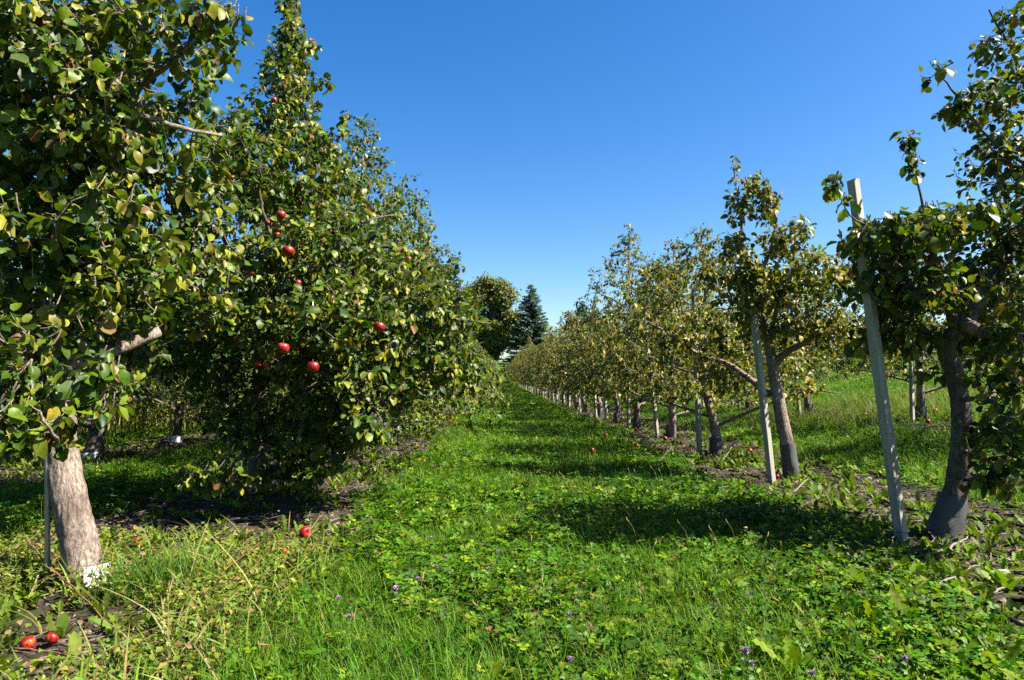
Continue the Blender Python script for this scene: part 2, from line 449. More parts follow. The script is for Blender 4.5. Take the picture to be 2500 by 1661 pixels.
def build_tree(name, limbs, targets, r, leaf, pal, dens, leafy, tpls, bark, base, mature=True, twig_sides=4, yclump=.5, tr_ns=20, tr_n=40, seed=0, twig_r=0.0035, fine=1.0, yblobs=None):
    """limbs[0] = trunk. World coordinates; base = trunk foot. Returns dict of meshes in local coordinates."""
    res = {}
    tp, trad = limbs[0]
    res['trunk'] = trunk_mesh(np.asarray(tp) - base, trad, 'trunk', bark, tr_ns, tr_n, seed=seed, fine=fine)
    g = Geo(); sm = []
    for i, (p, rad) in enumerate(limbs):
        n = max(6, int(np.linalg.norm(np.diff(np.asarray(p), axis=0), axis=1).sum() / 0.07))
        q = smooth_path(p, n)
        if i > 0:
            q = q + np.cumsum(r.normal(0, 0.006, q.shape), axis=0) * np.linspace(0, 1, n)[:, None]
        rr = np.interp(np.linspace(0, 1, n), np.linspace(0, 1, len(rad)), rad)
        g.tube(q - base, rr * (1 if i else .6), 9)
        if i == 0:
            keep = q[:, 2] > base[2] + 0.45
            q = q[keep]
        if len(q): sm.append((q, rr))
    tw = grow(sm, targets, r)
    for t in tw:
        L = np.linalg.norm(t[-1] - t[0])
        g.tube(t - base, np.linspace(twig_r * (1 + min(L, 1.0) * 2.2), 0.0012, len(t)), twig_sides, cap=False)
    g2 = g
    if not yblobs: res['limbs'] = g.mesh('branch_framework', bark, color=False)
    lg = Geo()
    cnt = leaves_on(lg, [t - base for t in tw], r, leaf, pal, dens, leafy, tpls, yclump)
    if yblobs:
        for bb in yblobs:
            yt = grow([(np.concatenate([t[1:] for t in tw]), None)], blob_targets([bb], r, 1.0), r)
            leaves_on(lg, [t - base for t in yt], r, leaf * 1.05, PAL_Y, 30, .2, tpls, 0)
            for t in yt: g2.tube(t - base, np.linspace(.003, .0012, len(t)), 4, cap=False)
        res['limbs'] = g2.mesh('branch_framework', bark, color=False)
    res['crown'] = lg.mesh('crown', M['leaf'])
    res['count'] = cnt
    return res

def place_tree(res, base, label, group, rot=0.0, scale=1.0, guard=None, name='apple_tree'):
    t = bpy.data.objects.new(name, None); C.objects.link(t)
    t.location = Vector(base); t.rotation_euler = (0, 0, rot); t.scale = (scale,) * 3
    t.empty_display_size = 0.2
    tag(t, label, 'apple tree', group)
    obj('trunk', res['trunk'], t); obj('branch_framework', res['limbs'], t); obj('crown', res['crown'], t)
    if guard: obj('trunk_guard', guard, t)
    return t

def sleeve(h, r0, r1, mat, lean=(0, 0), seed=0, wrinkle=0.05, z0=0.0, arc=None):
    g = Geo(); ns, n = 24, 8
    zs = np.linspace(z0, h, n)
    p = np.stack([lean[0] * zs / h, lean[1] * zs / h, zs], 1)
    g.tube(p, np.linspace(r0, r1, n), ns, cap=False)
    v = g.v[0]
    for i in range(len(v)):
        c = p[i // ns]; d = v[i] - c
        v[i] = c + d * (1 + wrinkle * mnoise.noise(Vector((v[i][0] * 22 + seed, v[i][1] * 22, v[i][2] * 14)))); v[i][2] += 0.012 * mnoise.noise(Vector((v[i][0] * 20, v[i][1] * 20, seed)))
    if arc:
        f = g.f[0]; aa = ((f.min(1) % ns) * 360 / ns + 180) % 360 - 180
        f = f[(aa > arc[0]) & (aa < arc[1])]
        used, inv = np.unique(f, return_inverse=True); g.v[0] = v[used]; g.c[0] = g.c[0][used]; g.f[0] = inv.reshape(-1, 3)
        return g.mesh('trunk_guard', mat, color=False)
    me = g.mesh('trunk_guard', mat, color=False)
    uv = me.uv_layers.new(name='UVMap')
    li = np.zeros(len(me.loops), dtype=np.int32); me.loops.foreach_get('vertex_index', li)
    a = (li % ns) / ns * 2 * PI * r0; z = zs[np.minimum(li // ns, n - 1)]
    tri = a.reshape(-1, 3); hi = tri.max(1, keepdims=True) > PI * 1.5 * r0
    tri = np.where(hi & (tri < PI * 0.5 * r0), tri + 2 * PI * r0, tri)
    uv.data.foreach_set('uv', np.stack([tri.ravel(), z], 1).astype(np.float32).ravel())
    return me

# ------------------------------------------------------------------ hero trees
def T_(pts):  # list of (px,py,Y)
    return np.array([W(*p) for p in pts])

# left row, first tree
r = np.random.default_rng(101)
bL1 = on_ground(84, 577); bL1[0] = W(84, 577, 3.43)[0]; bL1[1] = 3.43; bL1[2] = 0
limbsL1 = [
    (np.vstack([[bL1 + np.array([0.012, 0, -0.05])], T_([(79, 545, 3.43), (70, 505, 3.43), (62, 462, 3.44), (60, 412, 3.46), (64, 368, 3.5), (61, 330, 3.5), (66, 285, 3.5), (72, 235, 3.5), (76, 170, 3.5), (84, 90, 3.5), (100, 10, 3.5), (110, -60, 3.5)])]),
     [0.088, 0.081, 0.077, 0.075, 0.072, 0.068, 0.058, 0.05, 0.045, 0.04, 0.033, 0.026, 0.02, 0.012]),
    (T_([(66, 370, 3.5), (95, 357, 3.6), (130, 346, 3.7), (163, 332, 3.8)]), [0.04, 0.036, 0.034, 0.028]),
    (T_([(64, 318, 3.5), (40, 312, 3.3), (10, 306, 3.1), (-30, 290, 2.9)]), [0.036, 0.03, 0.025, 0.015]),
    (T_([(66, 270, 3.5), (100, 190, 3.35), (130, 122, 3.2), (152, 117, 3.2), (195, 130, 3.3), (232, 140, 3.5)]), [0.035, 0.026, 0.02, 0.016, 0.01, 0.006]),
    (T_([(76, 170, 3.5), (92, 50, 3.3), (108, 28, 3.25), (124, 12, 3.2), (150, -30, 3.1)]), [0.04, 0.03, 0.024, 0.02, 0.01]),
    (T_([(78, 130, 3.5), (140, 85, 3.3), (185, 50, 3.1), (215, 25, 3.05), (238, 8, 3.0)]), [0.018, 0.012, 0.008, 0.006, 0.003]),
    (T_([(64, 300, 3.5), (30, 250, 3.9), (0, 190, 4.2), (-50, 120, 4.4)]), [0.035, 0.028, 0.02, 0.01]),
    (T_([(64, 360, 3.5), (50, 375, 3.1), (25, 385, 2.8), (0, 372, 2.6)]), [0.03, 0.02, 0.012, 0.006]),
    (T_([(60, 430, 3.45), (40, 440, 3.1), (60, 436, 2.75), (35, 400, 2.6)]), [0.016, 0.012, 0.008, 0.004]),
]
blobsL1 = [
    PB(40, 60, 3.3, 90, 90, 1.0, 150), PB(130, 40, 3.3, 70, 60, .8, 100), PB(205, 25, 3.1, 35, 25, .4, 30),
    PB(30, 170, 3.4, 80, 70, 1.0, 120), PB(120, 150, 3.5, 75, 60, .9, 120), PB(180, 175, 3.7, 50, 60, .7, 60),
    PB(60, 250, 3.3, 90, 60, .9, 110), PB(150, 245, 3.7, 65, 60, .8, 90), PB(30, 330, 3.1, 60, 50, .6, 55), PB(120, 300, 3.6, 55, 35, .7, 45),
    PB(205, 260, 4.1, 35, 60, .5, 36), PB(22, 400, 2.75, 38, 50, .3, 36), PB(95, 385, 2.9, 22, 40, .3, 14), PB(16, 432, 2.7, 28, 34, .3, 26), PB(66, 442, 3.0, 16, 10, .1, 8),
    PB(-70, 150, 3.6, 70, 180, 1.0, 110), PB(120, 352, 4.0, 45, 22, .4, 30), PB(70, 110, 2.9, 80, 90, .4, 70), PB(120, 240, 3.1, 60, 60, .4, 40), PB(20, 345, 2.7, 30, 50, .3, 14), PB(20, 20, 2.6, 60, 50, .5, 40),
]
L1 = build_tree('L1', limbsL1, blob_targets(blobsL1, r), r, 0.067, PAL_L, 46, 0.34, LEAFS, M['bark'], bL1, tr_ns=84, tr_n=300, seed=3, fine=1.5, yblobs=[PB(30, 48, 2.9, 10, 10, .1, 3), PB(58, 148, 2.9, 10, 12, .1, 4), PB(95, 312, 3.0, 18, 10, .1, 5), PB(8, 225, 2.8, 8, 8, .1, 2), PB(98, 135, 3.1, 8, 8, .1, 2), PB(110, 30, 3.0, 20, 12, .1, 4)])
g1 = sleeve(0.10, 0.118, 0.113, M['guard'], (-0.0, 0), 1, 0.03, arc=(-75, 30))
place_tree(L1, bL1, 'nearest tree on the left with a thick pale flaking trunk beside a metal pipe', GROUP_L, guard=g1)

# left row, second tree
r = np.random.default_rng(202)
bL2 = np.array([W(262, 486, 6.3)[0], 6.3, 0.0])
limbsL2 = [
    (np.vstack([[bL2 + np.array([0, 0, -0.05])], T_([(260, 455, 6.3), (258, 420, 6.25), (260, 385, 6.2), (262, 340, 6.1), (266, 290, 6.0), (272, 230, 5.9), (278, 160, 5.9), (284, 90, 5.9), (288, 40, 5.9), (290, 6, 5.9)])]),
     [0.13, 0.1, 0.085, 0.075, 0.065, 0.055, 0.045, 0.036, 0.026, 0.018, 0.01, 0.004]),
    (T_([(260, 385, 6.2), (300, 352, 5.6), (345, 330, 5.2), (400, 318, 5.1), (450, 322, 5.3), (482, 330, 5.6)]), [0.045, 0.034, 0.026, 0.018, 0.012, 0.006]),
    (T_([(262, 350, 6.15), (220, 330, 5.6), (190, 328, 5.2), (170, 310, 5.0)]), [0.04, 0.03, 0.02, 0.01]),
    (T_([(262, 360, 6.15), (310, 370, 5.3), (350, 395, 4.9), (378, 430, 4.75)]), [0.035, 0.022, 0.013, 0.005]),
    (T_([(266, 290, 6.0), (310, 250, 5.7), (350, 225, 5.5), (390, 215, 5.6)]), [0.034, 0.024, 0.016, 0.006]),
    (T_([(266, 290, 6.0), (230, 250, 5.7), (215, 200, 5.5), (225, 150, 5.4)]), [0.034, 0.024, 0.016, 0.006]),
    (T_([(262, 320, 6.1), (270, 270, 5.3), (268, 230, 4.9), (262, 190, 4.8)]), [0.034, 0.024, 0.016, 0.006]),
    (T_([(272, 230, 5.9), (310, 170, 5.9), (330, 130, 6.0)]), [0.025, 0.015, 0.005]),
    (T_([(266, 280, 6.0), (320, 270, 6.8), (370, 250, 7.2)]), [0.03, 0.02, 0.007]),
    (T_([(262, 440, 6.2), (240, 460, 5.4), (215, 470, 4.9)]), [0.016, 0.01, 0.004]),
    (T_([(262, 440, 6.2), (300, 455, 5.6), (330, 460, 5.2)]), [0.016, 0.01, 0.004]),
]
blobsL2 = [
    PB(289, 16, 5.9, 9, 28, .2, 34), PB(292, 45, 5.9, 17, 26, .3, 44), PB(290, 85, 5.9, 28, 34, .5, 90), PB(225, 135, 4.6, 30, 30, .4, 50), PB(314, 48, 5.9, 6, 9, .1, 7), PB(329, 84, 5.9, 7, 7, .1, 7), PB(347, 122, 5.9, 9, 10, .1, 10), PB(268, 60, 5.9, 6, 10, .1, 6), PB(250, 175, 5.2, 40, 40, .5, 60), PB(283, 128, 5.9, 42, 34, .7, 110), PB(318, 155, 5.9, 26, 32, .6, 60), PB(296, 195, 5.8, 80, 48, 1.0, 230),
    PB(244, 160, 5.6, 18, 35, .5, 40), PB(260, 255, 5.2, 60, 50, .9, 130), PB(340, 255, 5.6, 62, 48, 1.0, 170), PB(400, 290, 5.6, 46, 44, .9, 130), PB(355, 320, 5.1, 70, 42, .8, 170),
    PB(445, 315, 5.5, 38, 38, .6, 84), PB(465, 372, 5.7, 20, 22, .35, 24), PB(430, 362, 5.4, 42, 34, .5, 74), PB(380, 380, 5.2, 45, 36, .6, 80), PB(376, 425, 4.8, 16, 22, .2, 16),
    PB(205, 290, 5.3, 30, 45, .6, 50), PB(260, 320, 5.2, 60, 28, .8, 80), PB(305, 360, 5.6, 45, 30, .8, 60), PB(343, 365, 4.8, 8, 22, .08, 26), PB(350, 400, 4.7, 8, 18, .08, 18), PB(368, 432, 4.6, 10, 12, .1, 14), PB(438, 380, 5.1, 8, 10, .1, 10),
    PB(216, 474, 4.8, 42, 18, .25, 46), PB(305, 450, 5.3, 42, 34, .4, 70), PB(330, 415, 5.6, 50, 40, .6, 110), PB(255, 415, 5.9, 55, 30, .5, 70), PB(235, 375, 6.2, 50, 30, .6, 70), PB(175, 350, 5.7, 45, 34, .6, 80), PB(150, 300, 6.0, 40, 40, .6, 50), PB(290, 475, 5.2, 30, 14, .25, 24), PB(375, 405, 5.3, 36, 36, .4, 60),
]
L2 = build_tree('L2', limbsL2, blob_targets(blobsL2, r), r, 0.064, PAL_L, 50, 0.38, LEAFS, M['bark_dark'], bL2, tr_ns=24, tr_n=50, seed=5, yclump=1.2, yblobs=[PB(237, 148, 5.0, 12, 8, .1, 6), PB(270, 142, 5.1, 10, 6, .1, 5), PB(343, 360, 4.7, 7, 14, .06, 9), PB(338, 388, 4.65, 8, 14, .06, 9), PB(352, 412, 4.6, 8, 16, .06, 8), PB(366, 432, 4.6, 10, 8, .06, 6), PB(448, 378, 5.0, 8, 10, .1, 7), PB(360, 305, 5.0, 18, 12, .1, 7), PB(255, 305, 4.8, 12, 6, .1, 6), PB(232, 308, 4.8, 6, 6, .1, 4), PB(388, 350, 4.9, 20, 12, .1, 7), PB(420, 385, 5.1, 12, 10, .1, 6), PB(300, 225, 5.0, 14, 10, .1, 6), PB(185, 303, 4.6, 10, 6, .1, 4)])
gw = sleeve(0.10, 0.118, 0.11, M['guard'], (0, 0), 2, 0.06)
place_tree(L2, bL2, 'big bushy tree hung with red apples, its tall pointed top highest against the sky', GROUP_L, guard=gw)

# right row, first tree
r = np.random.default_rng(303)
bR1 = np.array([W(943, 538, 4.3)[0], 4.3, 0.0])
limbsR1 = [
    (np.vstack([[bR1 + np.array([-0.02, 0, -0.05])], T_([(950, 512, 4.3), (958, 480, 4.3), (962, 440, 4.3), (961, 410, 4.3), (955, 375, 4.3), (946, 350, 4.3), (954, 334, 4.28), (968, 323, 4.25)])]),
     [0.095, 0.08, 0.07, 0.062, 0.058, 0.054, 0.054, 0.05, 0.052, 0.048]),
    (T_([(966, 325, 4.26), (984, 292, 4.3), (1004, 262, 4.4), (1022, 225, 4.45), (1035, 170, 4.5), (1030, 110, 4.5), (1010, 50, 4.5), (985, 10, 4.4)]), [0.045, 0.042, 0.038, 0.032, 0.024, 0.016, 0.01, 0.005]),
    (T_([(955, 330, 4.28), (948, 300, 4.2), (940, 268, 4.1), (925, 240, 4.1), (922, 200, 4.0), (905, 142, 4.0)]), [0.036, 0.03, 0.022, 0.014, 0.008, 0.003]),
    (T_([(946, 345, 4.3), (915, 325, 4.2), (880, 300, 4.1), (855, 270, 4.0)]), [0.03, 0.022, 0.014, 0.006]),
    (T_([(958, 330, 4.28), (1000, 335, 4.0), (1040, 330, 3.8)]), [0.03, 0.02, 0.01]),
    (T_([(960, 400, 4.3), (985, 400, 4.0), (1010, 420, 3.8)]), [0.02, 0.012, 0.005]),
    (T_([(962, 450, 4.3), (985, 462, 4.0), (1005, 470, 3.85)]), [0.016, 0.01, 0.004]),
    (T_([(940, 268, 4.1), (895, 238, 4.0), (865, 225, 3.9), (840, 208, 3.85), (828, 180, 3.8)]), [0.014, 0.010, 0.007, 0.004, 0.002]),
    (T_([(1035, 170, 4.5), (990, 140, 4.3), (950, 90, 4.2), (925, 66, 4.15)]), [0.014, 0.010, 0.006, 0.002]),
]
blobsR1 = [
    PB(905, 240, 4.0, 42, 26, .5, 66), PB(870, 235, 3.9, 26, 20, .3, 24), PB(950, 225, 4.1, 40, 22, .5, 50), PB(900, 290, 4.2, 52, 34, .5, 84), PB(965, 285, 4.8, 45, 40, .4, 60),
    PB(1010, 230, 4.3, 30, 60, .6, 76), PB(1015, 150, 4.4, 34, 45, .6, 66), PB(1005, 85, 4.4, 36, 36, .5, 40), PB(960, 105, 4.2, 22, 14, .3, 14), PB(932, 72, 4.15, 14, 12, .15, 8),
    PB(908, 160, 4.0, 6, 30, .05, 12), PB(904, 143, 4.0, 4, 6, .05, 5), PB(832, 186, 3.8, 8, 12, .1, 8), PB(845, 205, 3.8, 8, 8, .1, 4), PB(1010, 30, 4.3, 28, 24, .4, 16), PB(990, 335, 4.7, 46, 34, .35, 60), PB(890, 335, 4.4, 38, 22, .4, 36),
    PB(1012, 375, 3.8, 28, 34, .4, 34), PB(1003, 440, 3.8, 30, 36, .35, 40), PB(990, 480, 3.8, 26, 14, .2, 14), PB(1010, 300, 3.8, 30, 40, .4, 30), PB(1080, 250, 4.2, 60, 130, .8, 110), PB(925, 375, 4.6, 16, 14, .2, 8),
]
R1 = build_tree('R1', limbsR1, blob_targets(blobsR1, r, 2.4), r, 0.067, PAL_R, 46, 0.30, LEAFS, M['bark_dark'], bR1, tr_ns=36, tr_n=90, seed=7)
gR = sleeve(0.26, 0.102, 0.08, M['mesh_guard'], (0.075, 0), 4, 0.2)
place_tree(R1, bR1, 'nearest tree on the right with crooked dark trunk, pruned knob and wire mesh foot', GROUP_R, guard=gR)
# pruned stub knob on R1
g = Geo(); kp = T_([(958, 330, 4.27), (967, 325, 4.2), (974, 328, 4.12)]) - bR1
g.tube(kp, [0.03, 0.045, 0.04], 14)
for o_ in C.objects:
    if o_.name == 'apple_tree.002': obj('pruned_stub', g.mesh('pruned_stub', M['bark'], color=False), o_)

# right row, second tree
r = np.random.default_rng(404)
bR2 = np.array([W(792, 477, 6.9)[0], 6.9, 0.0])
limbsR2 = [
    (np.vstack([[bR2 + np.array([0.0, 0, -0.05])], T_([(788, 450, 6.9), (782, 420, 6.9), (777, 392, 6.9), (773, 366, 6.9), (768, 340, 6.9), (763, 315, 6.9), (752, 285, 6.9), (744, 264, 6.9), (739, 248, 6.9), (742, 226, 6.9), (738, 200, 6.9), (733, 160, 6.9)])]),
     [0.078, 0.068, 0.062, 0.058, 0.056, 0.044, 0.04, 0.036, 0.03, 0.024, 0.016, 0.009, 0.004]),
    (T_([(773, 366, 6.9), (786, 352, 6.8), (802, 342, 6.6), (819, 328, 6.5), (840, 312, 6.4)]), [0.045, 0.034, 0.03, 0.022, 0.01]),
    (T_([(768, 345, 6.9), (780, 300, 6.6), (800, 270, 6.5), (825, 262, 6.4)]), [0.03, 0.02, 0.013, 0.005]),
    (T_([(752, 285, 6.9), (770, 250, 6.8), (772, 210, 6.8), (758, 180, 6.8)]), [0.025, 0.018, 0.010, 0.004]),
    (T_([(770, 395, 6.95), (745, 375, 7.2), (725, 362, 7.5), (702, 355, 7.7), (667, 330, 7.9), (649, 321, 8.0)]), [0.038, 0.032, 0.026, 0.022, 0.014, 0.006]),
    (T_([(744, 264, 6.9), (722, 262, 6.7), (705, 266, 6.6)]), [0.016, 0.009, 0.004]),
]
blobsR2 = [
    PB(733, 168, 6.9, 6, 16, .12, 10), PB(752, 185, 6.85, 12, 14, .2, 16), PB(738, 205, 6.9, 12, 22, .2, 22), PB(765, 205, 6.8, 14, 18, .3, 30), PB(735, 245, 6.9, 20, 16, .3, 28), PB(785, 240, 6.7, 24, 22, .5, 60),
    PB(800, 280, 6.6, 48, 30, .7, 130), PB(845, 275, 6.5, 24, 16, .4, 34), PB(750, 290, 6.9, 34, 26, .5, 60), PB(715, 272, 6.7, 20, 12, .3, 18), PB(790, 325, 6.7, 46, 18, .6, 66), PB(750, 318, 6.8, 12, 10, .2, 10),
    PB(752, 285, 6.35, 17, 36, .12, 60), PB(740, 268, 6.4, 14, 12, .1, 12),
    PB(715, 330, 7.4, 30, 34, .5, 54), PB(675, 335, 7.9, 24, 26, .5, 40), PB(835, 330, 6.5, 24, 22, .5, 36), PB(720, 375, 7.3, 26, 16, .4, 22),
]
R2 = build_tree('R2', limbsR2, blob_targets(blobsR2, r, 2.5), r, 0.060, PAL_RY, 46, 0.30, LEAFS, M['bark'], bR2, tr_ns=24, tr_n=60, seed=9, yclump=.9, yblobs=[PB(751, 312, 6.3, 12, 6, .08, 5), PB(752, 195, 6.75, 10, 14, .1, 6), PB(770, 215, 6.6, 12, 12, .1, 7), PB(805, 275, 6.3, 14, 12, .1, 7), PB(785, 240, 6.5, 10, 10, .1, 5)])
gR2 = sleeve(0.34, 0.083, 0.072, M['mesh_guard'], (-0.045, 0), 6, 0.12)
place_tree(R2, bR2, 'slender leaning tree behind the second wooden stake, forked low, with a curved bare-necked leader', GROUP_R, guard=gR2)

# ------------------------------------------------------------------ generic row trees
def generic(seed, H, Rr, z0, nlimb, ntgt, leaf, dens, leafy, pal, lean=(0, 0), peak=0.0, tpls=SMALL, bark=None, fork=False, trad=0.062, yclump=.5):
    r = np.random.default_rng(seed)
    top = np.array([lean[0], lean[1], H * 0.97])
    ctl = [np.array([0, 0, -0.05]), np.array([lean[0] * .1, lean[1] * .1, .35]) + np.append(r.normal(0, .03, 2), 0),
           np.array([lean[0] * .35, lean[1] * .35, H * .33]) + np.append(r.normal(0, .05, 2), 0),
           np.array([lean[0] * .6, lean[1] * .6, H * .6]) + np.append(r.normal(0, .07, 2), 0), top]
    limbs = [(np.array(ctl), [trad * 1.15, trad, trad * .7, trad * .4, .006])]
    tp = smooth_path(ctl, 40)
    for i in range(nlimb):
        u = 0.27 + 0.58 * i / nlimb + r.uniform(-.03, .03)
        a = i * 2.4 + r.uniform(-.4, .4); s = tp[int(u * 39)]
        L = Rr * (1.05 - 0.55 * (u - .2)) * r.uniform(.75, 1.1); e = r.uniform(.15, .6)
        dirv = np.array([math.cos(a), math.sin(a), 0])
        p = [s, s + dirv * L * .4 + [0, 0, L * .4 * e], s + dirv * L * .75 + [0, 0, L * e * .7], s + dirv * L + [0, 0, L * e * .9 - .1 * L]]
        b = trad * (.5 - .35 * u)
        limbs.append((np.array(p), [b, b * .75, b * .5, .005]))
    ph = r.uniform(0, 6.3, 4)
    t = []
    ntgt = int(ntgt * 2.6)
    while len(t) < ntgt:
        z = r.uniform(z0, H); u = (z - z0) / (H - z0)
        prof = (min(1, u * 6 + .72)) * (1 - u) ** 0.55 * 1.15
        if u > .8: prof = max(prof * .6, .10)
        if r.random() > prof + .12: continue
        a = r.uniform(0, 2 * PI)
        lob = 1 + .22 * math.sin(2 * a + ph[0] + 3 * u) + .16 * math.sin(3 * a + ph[1] - 5 * u) + .12 * math.sin(5 * a + ph[2] + 9 * u)
        rad = Rr * prof * lob * r.random() ** .42
        cx = lean[0] * z / H; cy = lean[1] * z / H
        zz = z + r.uniform(0, .12)
        t.append((cx + math.cos(a) * rad, cy + math.sin(a) * rad, zz))
    for k in range(int(4 + 3 * r.random())):     # water sprouts poking out of the top
        a = r.uniform(0, 6.3); q = r.uniform(0, .5) * Rr; b = np.array([lean[0] * .8 + q * math.cos(a), lean[1] * .8 + q * math.sin(a), H * (0.86 - .25 * q / Rr)])
        for s in range(4): t.append(b + np.array([.03 * s, 0, .13 * s]) + r.normal(0, .02, 3))
    bse = np.zeros(3)
    return build_tree('g', limbs, np.array(t), r, leaf, pal, dens, leafy, tpls, bark or M['bark'], bse, tr_ns=14, tr_n=30, seed=seed, twig_sides=3, yclump=yclump, twig_r=.003)

varR = [generic(21, 2.95, 1.4, .66, 9, 680, .062, 46, .30, PAL_RY, (-.15, 0), yclump=.8),
        generic(22, 3.1, 1.4, .64, 10, 680, .062, 46, .30, PAL_RY, (-.3, .1), yclump=.8),
        generic(23, 2.8, 1.4, .66, 9, 680, .062, 46, .30, PAL_R, (.1, -.1), yclump=1.0),
        generic(24, 3.0, 1.36, .68, 9, 680, .062, 46, .30, PAL_RY, (-.1, .2), yclump=1.0)]
varR += [generic(27, 3.3, 1.3, .66, 9, 520, .062, 46, .30, PAL_RY, (-.35, .1), yclump=.6), generic(28, 2.6, 1.3, .66, 9, 480, .062, 46, .30, PAL_R, (-.1, -.1), yclump=.8)]
R5v = generic(25, 4.0, 1.3, .62, 11, 520, .062, 46, .30, PAL_RY, (-.15, 0), yclump=.8)
R4v = generic(26, 3.3, 1.4, .64, 10, 520, .062, 46, .30, PAL_RY, (.1, 0), yclump=.8)
varL = [generic(31, 3.75, 1.65, .35, 11, 620, .067, 46, .34, PAL_L, (.1, 0), bark=M['bark']),
        generic(32, 3.5, 1.7, .3, 11, 640, .067, 46, .34, PAL_L, (-.1, .1), bark=M['bark']),
        generic(33, 3.6, 1.6, .32, 11, 600, .067, 46, .34, PAL_L, (.2, -.1), bark=M['bark'])]
L3v = generic(34, 4.1, 1.85, .35, 12, 900, .067, 46, .34, PAL_L, (.25, -.3), bark=M['bark'])
L4v = generic(35, 3.95, 1.75, .35, 12, 800, .067, 46, .34, PAL_L, (.2, 0), bark=M['bark'])

ORD = ['', 'first', 'second', 'third', 'fourth', 'fifth', 'sixth', 'seventh', 'eighth', 'ninth', 'tenth', 'eleventh', 'twelfth', 'thirteenth', 'fourteenth', 'fifteenth',
       'sixteenth', 'seventeenth', 'eighteenth', 'nineteenth', 'twentieth', 'twenty-first', 'twenty-second', 'twenty-third', 'twenty-fourth', 'twenty-fifth', 'twenty-sixth',
       'twenty-seventh', 'twenty-eighth', 'twenty-ninth', 'thirtieth', 'thirty-first', 'thirty-second', 'thirty-third', 'thirty-fourth', 'thirty-fifth', 'thirty-sixth', 'thirty-seventh', 'thirty-eighth', 'thirty-ninth', 'fortieth']
gshort = sleeve(0.22, 0.09, 0.082, M['mesh_guard'], (0, 0), 8, 0.06)
def xR(y): return 2.86 - 0.0095 * y
rr = random.Random(5)
right_y = [9.0, 11.6, 13.5, 15.6, 17.8, 20.0]
while right_y[-1] < 82: right_y.append(right_y[-1] + rr.uniform(2.05, 2.35))
right_x = [2.84, 2.9, 2.70, 2.66, 2.6, 2.52] + [xR(y) - .12 for y in right_y[6:]]
descR = {3: 'tree with a dark straight trunk beside the third wooden stake', 4: 'yellowing tree with a left-leaning grey-footed trunk beside the fourth stake',
         5: 'tall yellow-leaved tree with the highest pointed top in the middle of the right row'}
for i, (x, y) in enumerate(zip(right_x, right_y)):
    k = i + 3
    v = R4v if k == 4 else R5v if k == 5 else varR[(i * 5 + i // 6) % 6]
    lab = descR.get(k, f'yellow-green apple tree standing {ORD[k]} from the camera in the right row')
    sc = rr.uniform(.84, 1.1) if k > 5 else 1.0
    place_tree(v, (x, y, float(terrain(x, y))), lab, GROUP_R, rot=rr.uniform(-.5, .5) if k <= 5 else rr.uniform(0, 6.3), scale=sc, guard=gshort if k < 16 else None)
    right_pos = None
left_y = [8.5, 10.6, 12.9]
while left_y[-1] < 80: left_y.append(left_y[-1] + rr.uniform(2.2, 2.5))
descL = {3: 'leafy tree right behind the big bushy apple-laden one in the left row', 4: 'fourth tree of the left row, its shoots standing out against the sky'}
for i, y in enumerate(left_y):
    k = i + 3; x = -2.0 - 0.0 * y if y < 9 else -1.92
    v = L3v if k == 3 else L4v if k == 4 else varL[(i * 2 + i // 3) % 3]
    sc = [1, 1, 1.0, .98][i] if i < 4 else rr.uniform(.86, .98)
    lab = descL.get(k, f'green apple tree standing {ORD[k]} from the camera in the left row')
    place_tree(v, (x, y, float(terrain(x, y))), lab, GROUP_L, rot=rr.uniform(-.4, .4) if k < 5 else rr.uniform(0, 6.3), scale=sc, guard=gw if k < 12 else None)

# second row on the left, third row on the left, second row on the right
def row(xs, ys, var, what, group, guard=None, first=None, s0=.85, s1=1.0, lean=0.0):
    for i, (x, y) in enumerate(zip(xs, ys)):
        lab = first if (i == 0 and first) else f'{what}, {ORD[i + 1]} from the camera'
        place_tree(var[i % len(var)], (x, y, float(terrain(x, y))), lab, group, rot=rr.uniform(0, 6.3), scale=rr.uniform(s0, s1), guard=guard)
ylL2 = [8.5, 10.9, 13.4] + [13.4 + 2.5 * i for i in range(1, 9)]
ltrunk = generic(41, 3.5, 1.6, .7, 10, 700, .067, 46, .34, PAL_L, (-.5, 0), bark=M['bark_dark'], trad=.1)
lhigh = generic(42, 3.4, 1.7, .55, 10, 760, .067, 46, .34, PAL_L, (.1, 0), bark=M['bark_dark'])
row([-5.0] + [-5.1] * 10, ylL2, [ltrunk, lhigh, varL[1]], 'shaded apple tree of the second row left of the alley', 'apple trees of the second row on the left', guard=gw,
    first='leaning apple trunk with a white guard seen behind the nearest left tree')
row([-7.6] * 9, [6.6, 9.0, 11.5, 14.0, 16.6, 19.2, 21.8, 24.5, 27], [lhigh, ltrunk, varL[0]], 'apple tree of the third row left of the alley', 'apple trees of the third row on the left', guard=gw)
row([-3.2 - 7.6] * 7, [9.0, 11.6, 14.2, 17, 20, 23, 26], [varL[1], varL[0]], 'dark apple tree of the outermost left row', 'apple trees of the outermost left row')
ysR2 = [7.7, 10.4, 13.0, 15.6, 18.2, 20.8, 23.4, 26, 28.6, 31.2, 33.8, 36.5, 39, 42, 45]
rhi = generic(43, 2.8, 1.3, .75, 9, 380, .062, 46, .30, PAL_RY, (0, 0), yclump=1)
row([6.6, 6.45, 5.9] + [6.0 - .02 * y for y in ysR2[3:]], ysR2, [varR[0], rhi, varR[2]], 'apple tree of the second row right of the alley', 'apple trees of the second row on the right', guard=gshort, s0=.88, s1=1.02)

